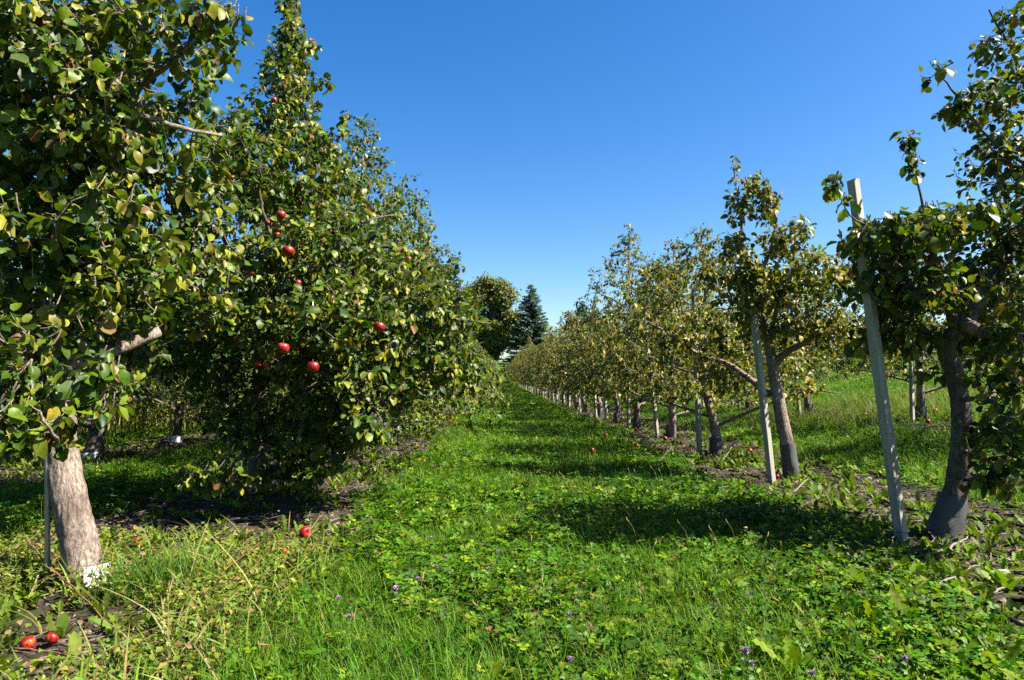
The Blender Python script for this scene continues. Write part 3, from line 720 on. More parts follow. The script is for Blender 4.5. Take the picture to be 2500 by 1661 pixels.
# ------------------------------------------------------------------ stakes
def stake_mesh(h, w, lean, seed, taper=.94):
    g = Geo(); n = 14
    zs = np.linspace(-.1, h, n); P = []
    rs = np.random.default_rng(seed)
    b = 0.004
    prof = np.array([(w - b, -w), (w, -w + b), (w, w - b), (w - b, w), (-w + b, w), (-w, w - b), (-w, -w + b), (-w + b, -w)])
    ca, sa = math.cos(math.radians(26)), math.sin(math.radians(26)); prof = prof @ np.array([[ca, sa], [-sa, ca]])
    V = []
    for i, z in enumerate(zs):
        s = 1 + (taper - 1) * max(z, 0) / h
        off = np.array([lean[0] * z / h, lean[1] * z / h]) + rs.normal(0, .0008, 2)
        q = prof * s + off + rs.normal(0, .0006, prof.shape)
        V += [(a, c, z + (0.006 * (a - off[0]) / w if i == n - 1 else 0)) for a, c in q]
    ns = 8; F = []
    for i in range(n - 1):
        for j in range(ns):
            a, b2, c, d = i * ns + j, i * ns + (j + 1) % ns, (i + 1) * ns + (j + 1) % ns, (i + 1) * ns + j
            F += [(a, b2, c), (a, c, d)]
    V.append((lean[0], lean[1], h)); e = len(V) - 1
    for j in range(ns): F.append(((n - 1) * ns + j, (n - 1) * ns + (j + 1) % ns, e))
    g.add(V, F, None)
    return g.mesh('wooden_stake', M['wood'], smooth=False, color=False)
GS = 'wooden stakes along the right row'
def tie(parent, loc0, loc1):
    g = Geo(); a = np.array(loc0); b = np.array(loc1)
    m = (a + b) / 2 + [0, 0, -.02]
    for o in (-.006, .006):
        g.tube(smooth_path([a + [0, -.03, o], m + [0, -.03, o], b + [0, -.03, o]], 10), .003, 5)
    obj('wire_tie', g.mesh('wire_tie', M['hose'], color=False), parent)
stakes = [((902, 541, 4.18), (853, 180, 4.18), .029, 'tallest nearest weathered stake leaning left in front of the dark crooked tree'),
          ((772, 482, 6.55), (747, 251, 6.6), .029, 'second pale stake from the camera, tied to the slender forked tree'),
          ((699.5, 451, 9.1), (694, 288, 9.1), .028, 'third stake from the camera, its grey top clear of the leaves')]
for i, (b, t, w, lab) in enumerate(stakes):
    B = W(*b); B[2] = 0; T = W(*t)
    o = obj('wooden_stake', stake_mesh(T[2], w, (T[0] - B[0], T[1] - B[1]), i), loc=B)
    o.rotation_euler = (0, 0, 0)
    tag(o, lab, 'stake', GS)
    if True:
        a, c = [(W(877, 330, 4.18) - B, W(944, 340, 4.3) - B), (W(764, 395, 6.55) - B, W(778, 398, 6.85) - B), (W(697.5, 385, 9.1) - B, W(711, 388, 9.0) - B)][i]
        tie(o, a, c)
sv = [stake_mesh(2.15, .027, (-.1, .02), 11), stake_mesh(2.1, .027, (-.22, -.05), 12), stake_mesh(2.2, .026, (.04, .03), 13), stake_mesh(1.95, .028, (-.15, 0), 14)]
for i, (x, y) in enumerate(zip(right_x, right_y)):
    if i == 0 or i > 26: continue
    sx = {1: 2.74 - .1, 2: 2.5, 3: 2.42, 4: 2.45}.get(i, x - rr.uniform(.15, .3)); sy = y - .1 - rr.uniform(0, .25)
    o = obj('wooden_stake', sv[i % 4], loc=(sx, sy, float(terrain(sx, sy))))
    o.rotation_euler = (0, 0, rr.uniform(-.3, .3))
    tag(o, f'pale wooden stake beside the {ORD[i + 3]} tree of the right row', 'stake', GS)
for i, (x, y) in enumerate([(6.25, 10.3), (5.68, 12.9), (5.45, 15.5), (5.4, 18.1), (5.3, 20.7), (5.3, 23.3)]):
    o = obj('wooden_stake', sv[(i + 2) % 4], loc=(x, y, float(terrain(x, y))))
    tag(o, f'wooden stake beside the {ORD[i + 2]} tree of the second row on the right', 'stake', 'wooden stakes of the second row on the right')
# white sign-like blazes do not exist here; metal pipes hold the left rows
def pipe_mesh(h, rad, lean):
    g = Geo(); g.tube(np.array([(0, 0, -.1), (lean[0] * .5, lean[1] * .5, h * .5), (lean[0], lean[1], h)]), rad, 12)
    g.tube(np.array([(lean[0], lean[1], h - .001), (lean[0], lean[1], h + .004)]), rad * 1.12, 12)
    return g.mesh('metal_pipe', M['steel'], smooth=True, color=False)
GP = 'metal support pipes of the left rows'
B = W(49, 568, 3.38); B[2] = 0; T = W(46, 225, 3.38)
tag(obj('metal_pipe', pipe_mesh(T[2], .0125, (T[0] - B[0], 0)), loc=B), 'grey galvanised pipe standing beside the nearest left trunk', 'pipe', GP)
pm = pipe_mesh(2.3, .013, (0, 0)); pm2 = pipe_mesh(2.3, .013, (.03, 0))
for (px, py, Y, lab) in [(229, 478, 6.1, 'pipe just left of the big bushy apple-laden tree'), (310, 455, 8.3, 'thin pipe beside the third tree of the left row'), (363, 442, 10.5, 'thin pipe beside the fourth tree of the left row, near a white guard'),
                         (88, 457, 8.5, 'pipe beside the leaning trunk with the white guard'), (170, 442, 10.6, 'bright pipe alone on the sunny grass edge behind the left row'),
                         (221, 430, 12.9, 'farther bright pipe to the right on the sunny grass behind the left row'), (138, 425, 14.0, 'short-looking pipe beside a distant white-guarded trunk'),
                         (203, 413, 18.9, 'farthest pipe behind the left rows')]:
    p = W(px, py, Y)
    tag(obj('metal_pipe', pm if Y < 9 else pm2, loc=(p[0], p[1], 0)), lab, 'pipe', GP)

# ------------------------------------------------------------------ apples
def apple_mesh(sd, sq=1.0):
    g = Geo(); nu, nv = 20, 14; V = []; r_ = random.Random(sd)
    for i in range(nv + 1):
        th = PI * i / nv
        for j in range(nu):
            a = 2 * PI * j / nu
            rad = .5 * (math.sin(th) ** .85 if math.sin(th) > 0 else 0) * (1 + .09 * math.cos(th)) * (1 + .025 * math.cos(5 * a) * (1 if th > 1.6 else .3))
            z = .46 * sq * math.cos(th) - .17 * math.exp(-(th / .33) ** 2) + .09 * math.exp(-((PI - th) / .3) ** 2)
            V.append((rad * math.cos(a), rad * math.sin(a), z))
    F = []
    for i in range(nv):
        for j in range(nu):
            a, b, c, d = i * nu + j, i * nu + (j + 1) % nu, (i + 1) * nu + (j + 1) % nu, (i + 1) * nu + j
            F += [(a, d, c), (a, c, b)]
    g.add(np.array(V) * .085, F, None)
    return g.mesh('apple', M['apple'], color=False)
am = [apple_mesh(1, 1.0), apple_mesh(2, .92), apple_mesh(3, 1.05)]
gs = Geo(); gs.tube(np.array([(0, 0, .022), (.002, 0, .038), (.006, .002, .054)]), [.0016, .0013, .002], 5); stm = gs.mesh('stem', M['twig'], color=False)
hang = [(19, 151, 17, 'largest dark-red apple at the far left edge, high in the nearest left tree'), (232, 178, 6, 'small bright apple high left on the tall bushy tree'), (281, 215, 11, 'upper red apple of the vertical string of three on the bushy tree'),
        (277, 235, 8, 'middle small apple of the vertical string of three on the bushy tree'), (288, 251, 14, 'big round apple at the bottom of the vertical string of three'), (298, 283, 6, 'small shaded apple just below right of the big round one'),
        (224, 279, 9, 'orange-red apple left of a long bare shoot at mid height'), (250, 273, 4, 'tiny apple between the orange one and the shaded one'), (401, 265, 7.5, 'left apple of the pair hanging by the right edge of the left row'),
        (408, 259, 7, 'right apple of the pair hanging by the right edge of the left row'), (379, 327, 13, 'apple with a yellow leaf across it at the right of the bushy tree'), (421, 333, 6, 'dim apple right of the one with the yellow leaf'),
        (283, 348, 14.5, 'large dark-red apple hanging low over the shade'), (258, 364, 7, 'left of two touching small apples low in the shade'), (266, 365, 6, 'right of two touching small apples low in the shade'),
        (313, 367, 13.5, 'red apple under a pale curled leaf, lowest of the large ones'), (450, 331, 5, 'small apple farthest right in the left row foliage'), (130, 219, 5, 'orange apple peeking through leaves above the broken pale limb'),
        (274, 100, 5, 'highest tiny apple near the pointed top'), (268, 223, 4, 'tiny apple beside the string of three')]
for i, (px, py, dm, lab) in enumerate(hang):
    Y = max(.085 * FPX / dm, 2.6)
    p = W(px, py, min(Y, 8.0) if px > 390 else min(Y, 4.7))
    s = 1.0 if Y < 5 or px > 390 else dm / 14.0 * 1.05
    s = max(s, .55) * (.86 + .1 * ((i * 7) % 4) / 3)
    o = obj('apple', am[i % 3], loc=p); o.scale = (s,) * 3; o.rotation_euler = (rr.uniform(-.3, .3), rr.uniform(-.3, .3), rr.uniform(0, 6))
    obj('stem', stm, o)
    tag(o, lab, 'apple', 'red apples hanging in the left row')
fallen = [(305, 533, 14, 'big orange-red fallen apple beside the soil patch left of the alley'), (138, 540, 10, 'fallen apple in the weeds right of the nearest left trunk'), (284, 549, 9, 'darker fallen apple just below left of the big orange-red one'),
          (28, 640, 15, 'rotting red apple in the bottom left corner weeds'), (52, 634, 12, 'orange rotting apple next to the one in the bottom left corner'), (450, 423, 4, 'fallen apple at the left edge of the grass, farthest up the alley'), (434, 428, 5, 'fallen apple just nearer than the farthest one on the left edge'),
          (424, 463, 5, 'fallen apple at the left grass edge by the soil'), (592, 452, 5, 'fallen apple lying in shade left of the right row stakes'), (606, 437, 5, 'red apple on the ground by the seventh trunk'), (636, 447, 6, 'paired red apple on shaded soil near the fifth trunk'),
          (636, 431, 4, 'small apple at the foot of the fifth trunk of the right row'), (665, 440, 4, 'small apple at the foot of the fourth trunk of the right row'), (750, 453, 6, 'orange apple behind the weeds left of the second stake'), (777, 475, 5, 'apple between the second stake and its trunk'),
          (798, 410, 6, 'pale red apple at the foot of the distant stake beyond the second tree'), (865, 416, 6, 'apple on the sunny edge behind the first stake, leftmost of three'), (928, 423, 6, 'bright red apple by the distant dark trunk'), (935, 412, 5, 'faint apple beyond the distant dark trunk'),
          (152, 457, 4, 'apple by the white-guarded leaning trunk')]
for i, (px, py, dm, lab) in enumerate(fallen):
    p = on_ground(px, py, 0.04); s = min(1.0, dm / FPX * p[1] / .085) if p[1] < 8 else .85
    s = max(s, .6)
    o = obj('apple', am[i % 3], loc=(p[0], p[1], p[2] + .04 * s + (.0 if p[1] < 7 else .03))); o.scale = (s * .92,) * 3
    o.rotation_euler = (rr.uniform(0, 2), rr.uniform(0, 2), rr.uniform(0, 6))
    obj('stem', stm, o)
    tag(o, lab, 'apple', 'windfall apples on the ground')

# ------------------------------------------------------------------ ground sheet
def soil_amount(x, y):
    n = (fnoise(x * 1.3 + 50, y * 0.7 + 9) - .5) * 1.1
    def band(c, hw, soft=.35): return 1 - sst(hw - soft, hw + soft, np.abs(x - c + n * .8))
    far = 1 - .7 * sst(25, 60, y)
    s = np.maximum.reduce([band(-1.95, .93), band(2.95, .88), band(-5.1, .6), band(6.1, .45) * .7, band(-7.7, .55)]) * far
    cut = 1 - sst(82, 88, y)
    return np.clip(s * cut * (1 - sst(9, 12, np.abs(x))), 0, 1)
def geom_axis(a, b, fine, far, lim, g=1.12):
    xs = list(np.arange(a, b + 1e-6, fine)); s = fine; x = xs[-1]
    while x < far: s = min(s * g, lim); x += s; xs.append(x)
    return xs
xp = geom_axis(0, 7.5, .05, 1500, 90); xs = np.array([-v for v in xp[:0:-1]] + xp)
yp = geom_axis(1.2, 11, .05, 2200, 90); yn = geom_axis(0, .1, .1, 60, 10, 1.5)
ys = np.array([1.2 - .05 - v for v in yn[::-1]] + yp)
X, Y = np.meshgrid(xs, ys)
Z = terrain(X, Y)
near = 1 - sst(15, 40, np.hypot(X, Y))
S = soil_amount(X, Y)
Z = Z + near * ((fnoise(X * 1.7, Y * 1.7) - .5) * .05 + (fnoise(X * 9, Y * 9) - .5) * .03 * (0.4 + S) + (fnoise(X * 30 + 7, Y * 30, 2) - .5) * .014 * (S + .2)) - .01
G = Geo(); ny, nx = X.shape
idx = np.arange(ny * nx).reshape(ny, nx)
a, b, c, d = idx[:-1, :-1].ravel(), idx[:-1, 1:].ravel(), idx[1:, 1:].ravel(), idx[1:, :-1].ravel()
G.add(np.stack([X.ravel(), Y.ravel(), Z.ravel()], 1), np.vstack([np.stack([a, b, c], 1), np.stack([a, c, d], 1)]), None)
me = G.mesh('ground', M['ground'], color=False)
at = me.attributes.new('soil', 'FLOAT', 'POINT'); at.data.foreach_set('value', S.ravel().astype(np.float32))
tag(obj('ground', me), kind='structure')

# ------------------------------------------------------------------ ground cover
def scatter(n_per, y0, y1, mfun, r, margin=1.2, xlim=None):
    wmax = .80 * y1 + margin
    area = 2 * wmax * (y1 - y0); n = int(area * n_per)
    x = r.uniform(-wmax, wmax, n); y = r.uniform(y0, y1, n)
    k = np.abs(x) < .80 * y + margin
    if xlim: k &= (x > xlim[0]) & (x < xlim[1])
    x, y = x[k], y[k]
    m = mfun(x, y); k = r.random(len(x)) < m
    x, y = x[k], y[k]
    return x, y, terrain(x, y) - .01
def clover_tpl():
    V = []; F = []
    for i in range(3):
        a = i * 2 * PI / 3; ca, sa = math.cos(a), math.sin(a); b = len(V)
        L = [(0, 0.05, 0), (-.42, .55, .16), (0, .55, .04), (.42, .55, .16), (-.3, .92, .12), (.3, .92, .12), (0, .9, .05)]
        V += [(x * ca - y * sa, x * sa + y * ca, z) for x, y, z in L]
        F += [(b, b + 2, b + 1), (b, b + 3, b + 2), (b + 1, b + 2, b + 4), (b + 2, b + 6, b + 4), (b + 2, b + 5, b + 6), (b + 2, b + 3, b + 5)]
    return np.array(V, float), np.array(F)
def clover_lo():
    V = []; F = []
    for i in range(3):
        a = i * 2 * PI / 3; ca, sa = math.cos(a), math.sin(a); b = len(V)
        L = [(0, 0, 0), (-.42, .8, .15), (.42, .8, .15)]
        V += [(x * ca - y * sa, x * sa + y * ca, z) for x, y, z in L]; F += [(b, b + 2, b + 1)]
    return np.array(V, float), np.array(F)
def dand_tpl(lobed=True, arch=.45, n=8, w=.13):
    w = w * .8 if lobed else w
    V = [(0, 0, 0)]; F = []; rows = []
    for i in range(1, n):
        t = i / n
        wd = w * math.sin(PI * (t ** 1.35)) * 1.25 + .02
        if lobed: wd *= (1.35 if i % 2 else .6)
        z = t * .9 * math.cos(t * arch * 1.6) ; y = math.sin(t * arch * 2.2) * .75 + t * .15
        l = len(V); V += [(-wd, y, z), (0, y + (.0), z - .025), (wd, y, z)]; rows.append((l, l + 1, l + 2))
    t = 1; V.append((0, math.sin(arch * 2.2) * .75 + .15, .9 * math.cos(arch * 1.6))); e = len(V) - 1
    a = rows[0]; F += [(0, a[1], a[0]), (0, a[2], a[1])]
    for p, q in zip(rows[:-1], rows[1:]):
        F += [(p[0], p[1], q[1]), (p[0], q[1], q[0]), (p[1], p[2], q[2]), (p[1], q[2], q[1])]
    a = rows[-1]; F += [(a[0], a[1], e), (a[1], a[2], e)]
    return np.array(V, float), np.array(F)
def blade_tpl(bend=.4, w=.02, n=3):
    V = []; F = []
    for i in range(n):
        t = i / n; V += [(-w * (1 - t * .6), bend * t * t, t * (1 - .25 * bend * t)), (w * (1 - t * .6), bend * t * t, t * (1 - .25 * bend * t))]
        if i: b = 2 * i; F += [(b - 2, b - 1, b + 1), (b - 2, b + 1, b)]
    V.append((0, bend, 1 - .25 * bend)); e = len(V) - 1; F.append((e - 2, e - 1, e))
    return np.array(V, float), np.array(F)
def rotz(a, tilt=None, taz=None):
    n = len(a); R = np.zeros((n, 3, 3)); c, s = np.cos(a), np.sin(a)
    R[:, 0, 0] = c; R[:, 0, 1] = -s; R[:, 1, 0] = s; R[:, 1, 1] = c; R[:, 2, 2] = 1
    if tilt is not None:
        nrm = np.stack([np.sin(tilt) * np.cos(taz), np.sin(tilt) * np.sin(taz), np.cos(tilt)], 1)
        d = np.stack([-s, c, 0 * s], 1)
        d = d - nrm * np.sum(d * nrm, 1)[:, None]
        return frames(d, nrm)
    return R
def cvar(base, n, r, v=.25, h=.08):
    return np.asarray(base)[None] * r.uniform(1 - v, 1 + v, (n, 1)) * (1 + r.normal(0, h, (n, 3)))

def m_alley(x, y):   # thick green cover
    return np.clip(1 - soil_amount(x, y) * 1.15, 0, 1)
def grassy(x, y):    # patches where fine grass takes over from clover
    n = fnoise(x * .9 + 3, y * .45 + 40)
    c = np.exp(-((x - .75 - .08 * (y - 3)) / .5) ** 2) * (1 - sst(4.3, 5.2, y)) * .9
    return np.clip(sst(.52, .62, n) + c, 0, 1)
def m_clover(x, y): return m_alley(x, y) * (1 - .8 * grassy(x, y)) * (1 - .45 * sst(6, 12, y))
def m_grass(x, y): return np.clip(m_alley(x, y) * (.13 + .4 * sst(5, 12, y) + .87 * grassy(x, y)), 0, 1)
def m_dand(x, y):
    n = fnoise(x * 2.2 + 30, y * 2.2)
    s = soil_amount(x, y)
    return np.clip(sst(.42, .62, n) * (1 - .55 * s) * (1 - .6 * grassy(x, y)), 0, 1)
def m_soilweed(x, y):
    n = fnoise(x * 1.6 + 80, y * 1.6 + 3)
    return soil_amount(x, y) * sst(.40, .55, n)

cg = Geo(); gg = Geo(); wg = Geo()
r = np.random.default_rng(77)
TC, FC = clover_tpl(); TL, FL = clover_lo()
clov = (0.034, 0.086, 0.003); dandc = (0.112, 0.168, 0.006); grc = (0.062, 0.135, 0.004)
rings = [(1.7, 3.2, 1.0, TC, FC), (3.2, 5, 1.05, TC, FC), (5, 8, 1.25, TC, FC), (8, 13, 1.7, TL, FL), (13, 22, 2.4, TL, FL), (22, 40, 3.8, TL, FL), (40, 92, 6.5, TL, FL)]
for (y0, y1, s, T, F) in rings:
    lim = None if y0 < 8 else (-13, 16) if y0 < 20 else (-9, 26)
    q = 1 / s ** 2
    if y0 >= 22: q *= .7
    x, y, z = scatter(1350 * q, y0, y1, m_clover, r, xlim=lim); n = len(x)
    hh = np.where(y < 8, .015 + .11 * fnoise(x * 6, y * 6), .02 + .05 * fnoise(x * 2, y * 2)) * r.uniform(.4, 1.25, n)
    R = rotz(r.uniform(0, 6.3, n), np.abs(r.normal(.2, .5, n)), r.uniform(0, 6.3, n))
    tone = fnoise(x * 1.1 + 7, y * 1.1)[:, None]
    c = cvar(clov, n, r, .6) * (.55 + 1.0 * tone) ; lt = r.random(n) < .24; c[lt] = cvar(dandc, lt.sum(), r, .35)
    dr = r.random(n) < .015; c[dr] = cvar((.13, .085, .03), dr.sum(), r)
    cg.inst(T, F, np.stack([x, y, z + hh], 1), R, r.uniform(.016, .032, n) * s * (1 if s > 1.3 else 1.05), c)
for (y0, y1, s) in [(1.7, 3.5, 1), (3.5, 6, 1.15), (6, 10, 1.6), (10, 18, 2.3), (18, 36, 3.6), (36, 92, 6)]:
    lim = None if y0 < 8 else (-13, 22) if y0 < 20 else (-9, 34)
    x, y, z = scatter(3800 / s ** 2, y0, y1, m_grass, r, xlim=lim); n = len(x)
    for k, tp in enumerate([blade_tpl(.3), blade_tpl(.6), blade_tpl(.95)]):
        m = r.integers(0, 3, n) == k; mm = m.sum()
        L = r.uniform(.05, .14, mm) * (1 if s < 2 else 1.0)
        S3 = np.stack([L * s ** .9, L, L], 1) if s > 1.2 else L
        c = cvar(grc, mm, r, .4) * (.75 + .6 * fnoise(x[m] * .7, y[m] * .7 + 9)[:, None]); yl = r.random(mm) < .12; c[yl] = cvar((.14, .145, .03), yl.sum(), r)
        gg.inst(tp[0], tp[1], np.stack([x[m], y[m], z[m]], 1), rotz(r.uniform(0, 6.3, mm), np.abs(r.normal(.1, .25, mm)), r.uniform(0, 6.3, mm)), S3, c)
DT = [dand_tpl(True, .35, 11, .11), dand_tpl(True, .6, 11, .12), dand_tpl(True, .2, 9, .11), dand_tpl(False, .35, 6, .14)]
DLO = [dand_tpl(False, .45, 3, .17), dand_tpl(False, .25, 4, .15)]
def rosettes(dens, y0, y1, mf, sc, cnt, tpls, lim=None, col=dandc, smin=.05, smax=.15, cv=.3):
    x, y, z = scatter(dens, y0, y1, mf, r, xlim=lim)
    k = cnt; X_ = np.repeat(x, k); Y_ = np.repeat(y, k); Z_ = np.repeat(z, k); n = len(X_)
    sz = np.repeat(r.uniform(smin, smax, len(x)), k) * r.uniform(.6, 1.15, n) * sc
    az = (np.tile(np.arange(k), len(x)) * 2 * PI / k + np.repeat(r.uniform(0, 6.3, len(x)), k)) + r.normal(0, .35, n)
    tl = np.abs(r.normal(.0, .35, n)); R = rotz(az, tl, r.uniform(0, 6.3, n))
    c = cvar(col, n, r, cv) * np.repeat(r.uniform(.75, 1.15, len(x)), k)[:, None]
    which = r.integers(0, len(tpls), n)
    X_ = X_ + r.normal(0, .006, n); Y_ = Y_ + r.normal(0, .006, n)
    for t in range(len(tpls)):
        m = which == t
        wg.inst(tpls[t][0], tpls[t][1], np.stack([X_[m], Y_[m], Z_[m]], 1), R[m], sz[m], c[m])
rosettes(165, 1.7, 5, m_dand, 1, 7, DT, smin=.035, smax=.105)
rosettes(80, 5, 9, m_dand, 1.1, 6, DT, smin=.035, smax=.10)
rosettes(26, 1.9, 3.6, lambda x, y: m_dand(x, y) * sst(.6, 1.0, x), 1, 6, DT[:3], smin=.09, smax=.16, cv=.15)
rosettes(26, 9, 18, m_dand, 1.3, 5, DLO, lim=(-12, 14), smin=.03, smax=.075)
rosettes(6, 18, 45, m_dand, 1.8, 5, DLO, lim=(-9, 14), smin=.03, smax=.07)
soilcol = (0.085, 0.12, 0.012)
rosettes(90, 1.7, 5, m_soilweed, 1, 6, DT, col=soilcol, smin=.035, smax=.12)
rosettes(75, 5, 9, m_soilweed, 1.1, 6, DT, col=soilcol, smin=.035, smax=.12)
rosettes(45, 9, 18, m_soilweed, 1.3, 5, DLO, lim=(-12, 14), col=soilcol, smin=.03, smax=.08)
rosettes(12, 18, 45, m_soilweed, 1.9, 5, DLO, lim=(-9, 14), col=soilcol, smin=.03, smax=.08)
# ---- weeds of the near left corner: strap-leaved crabgrass, small-leaved herbs
def m_left(x, y): return (sst(-.55, -.95, x) if False else (1 - sst(-1.15, -.8, x))) * (1 - sst(3.1, 4.6, y)) * sst(.36, .5, fnoise(x * 2 + 4, y * 2 + 60) + .06)
x, y, z = scatter(900, 1.6, 4.6, m_left, r); n = len(x)
for k, tp in enumerate([blade_tpl(.5, .028, 4), blade_tpl(.9, .03, 5), blade_tpl(1.3, .026, 5)]):
    m = r.integers(0, 3, n) == k; mm = m.sum()
    wg.inst(tp[0], tp[1], np.stack([x[m], y[m], z[m]], 1), rotz(r.uniform(0, 6.3, mm), np.abs(r.normal(.2, .4, mm)), r.uniform(0, 6.3, mm)), r.uniform(.06, .21, mm), np.where(r.random((mm, 1)) < .3, cvar((.2, .17, .07), mm, r, .3), cvar((.13, .17, .02), mm, r, .35)))
x, y, z = scatter(58, 1.6, 3.6, m_left, r); n = len(x)
for k, tp in enumerate([blade_tpl(.5, .016, 6), blade_tpl(1.0, .017, 6), blade_tpl(1.5, .014, 7)]):
    m = r.integers(0, 3, n) == k; mm = m.sum()
    wg.inst(tp[0], tp[1], np.stack([x[m], y[m], z[m]], 1), rotz(r.uniform(0, 6.3, mm), np.abs(r.normal(.35, .4, mm)), r.uniform(0, 6.3, mm)), r.uniform(.14, .31, mm), np.where(r.random((mm, 1)) < .55, cvar((.24, .2, .075), mm, r, .25), cvar((.16, .2, .03), mm, r, .25)))
x, y, z = scatter(4200, 1.6, 4.6, m_left, r); n = len(x)
T, F, e = SMALL[0]
d = np.stack([r.normal(size=n), r.normal(size=n), r.uniform(-.3, .9, n)], 1)
hh = r.random(n) ** 1.5 * .13 * (.5 + fnoise(x * 4, y * 4))
c = cvar((.085, .135, .015), n, r, .35); k = r.random(n) < .26; c[k] = cvar((.19, .165, .035), k.sum(), r); k = r.random(n) < .1; c[k] = cvar((.17, .09, .045), k.sum(), r)
wg.inst(T, F, np.stack([x, y, z + hh], 1), frames(d, np.array([0.1, 0, 1]) + r.normal(0, .4, (n, 3))), r.uniform(.014, .036, n), c)
# grass tufts (around the trunk of the first tree, left edge, and one in the shade of the alley)
for (cx, cy, sp, num, hgt, col) in [(-1.55, 3.3, .13, 800, .22, (.09, .19, .02)), (-.55, 2.15, .4, 1500, .13, (.07, .2, .02)), (-.25, 2.35, .3, 600, .12, (.07, .2, .02)), (1.35, 6.4, .3, 900, .16, (.06, .19, .02)), (.6, 7.6, .5, 1100, .14, (.06, .2, .02)), (-5.9, 15.5, .9, 1500, .55, (.26, .25, .07)), (-8, 14.5, 1.2, 2200, .6, (.28, .27, .07)), (-9.2, 13.4, 1.0, 1500, .7, (.28, .26, .07)), (5.6, 12.4, .9, 1500, .28, (.22, .24, .06)), (7.0, 11.3, .9, 1500, .28, (.22, .24, .06)), (7.4, 13.2, 1.0, 1500, .3, (.24, .24, .06))]:
    x = cx + r.normal(0, sp, num); y = cy + r.normal(0, sp * .8, num); n = num
    tp = blade_tpl(.5, .011 if hgt < .4 else .02, 3)
    gg.inst(tp[0], tp[1], np.stack([x, y, terrain(x, y) - .01], 1), rotz(r.uniform(0, 6.3, n), np.abs(r.normal(.12, .2, n)), r.uniform(0, 6.3, n)), r.uniform(.5, 1.15, n) * hgt, cvar(np.array(col) * .62, n, r, .3))
# seed stalks of foxtail
x, y, z = scatter(5, 2.2, 7.5, m_alley, r); 
for a, b, c_ in zip(x, y, z):
    h = r.uniform(.14, .26); ln = r.normal(0, .05, 2)
    p = np.array([(a, b, c_), (a + ln[0] * .5, b + ln[1] * .5, c_ + h * .7), (a + ln[0] * 1.3, b + ln[1] * 1.3, c_ + h)])
    gg.tube(smooth_path(p, 6), .0011, 3, (.13, .13, .03), cap=False)
    q = smooth_path(p, 12)[-3:]; gg.tube(np.vstack([q, q[-1:] + [0, 0, .012]]), [.0018, .0042, .004, .001], 5, (.2, .15, .05))
tag(obj('clover_cover', cg.mesh('clover_cover', M['herb'])), 'mixed green clover leaves covering the alley floor', 'clover', kind='stuff')
tag(obj('grass_cover', gg.mesh('grass_cover', M['herb'])), 'fine green grass blades and seed stalks growing through the alley', 'grass', kind='stuff')
tag(obj('weed_cover', wg.mesh('weed_cover', M['herb'])), 'toothed dandelion leaves and low weeds along the alley and the soil strips', 'weeds', kind='stuff')

# ---- moss, litter, gravel on the soil strips
mg = Geo(); lg = Geo()
def dome(n=9, m=4):
    V = [(0, 0, 1)]; F = []
    for i in range(1, m + 1):
        for j in range(n):
            a = 2 * PI * (j + .5 * i) / n; t = i / m * PI / 2; V.append((math.sin(t) * math.cos(a), math.sin(t) * math.sin(a), math.cos(t) - (.15 if i == m else 0)))
    for j in range(n): F.append((0, 1 + j, 1 + (j + 1) % n))
    for i in range(m - 1):
        for j in range(n):
            a = 1 + i * n + j; b = 1 + i * n + (j + 1) % n; F += [(a, a + n, b + n), (a, b + n, b)]
    return np.array(V, float), np.array(F)
DV, DF = dome()
def m_moss(x, y): return soil_amount(x, y) * sst(.5, .6, fnoise(x * 1.9 + 13, y * 1.9 + 71)) * sst(1.2, 2.0, x)
x, y, z = scatter(170, 2.2, 9, m_moss, r); n = len(x)
s = r.uniform(.015, .06, n); R = rotz(r.uniform(0, 6.3, n), np.abs(r.normal(0, .2, n)), r.uniform(0, 6.3, n))
V0 = DV
for k in range(4):
    m = r.integers(0, 4, n) == k
    VV = V0 * (1 + .22 * np.array([mnoise.noise(Vector(v * 2.3) + Vector((k * 9, 0, 0))) for v in V0]))[:, None]
    mg.inst(VV, DF, np.stack([x[m], y[m], z[m] - .004], 1), R[m], np.stack([s[m] * 1.2, s[m], s[m] * .36], 1), cvar((.036, .042, .007), m.sum(), r, .4))
tag(obj('moss', mg.mesh('moss', M['moss'])), 'cushions of olive moss on the bare soil under the right row', 'moss', kind='stuff')
def m_soil(x, y): return soil_amount(x, y)
litc = [(.22, .12, .06), (.3, .19, .1), (.42, .3, .17), (.12, .07, .045), (.4, .3, .06)]
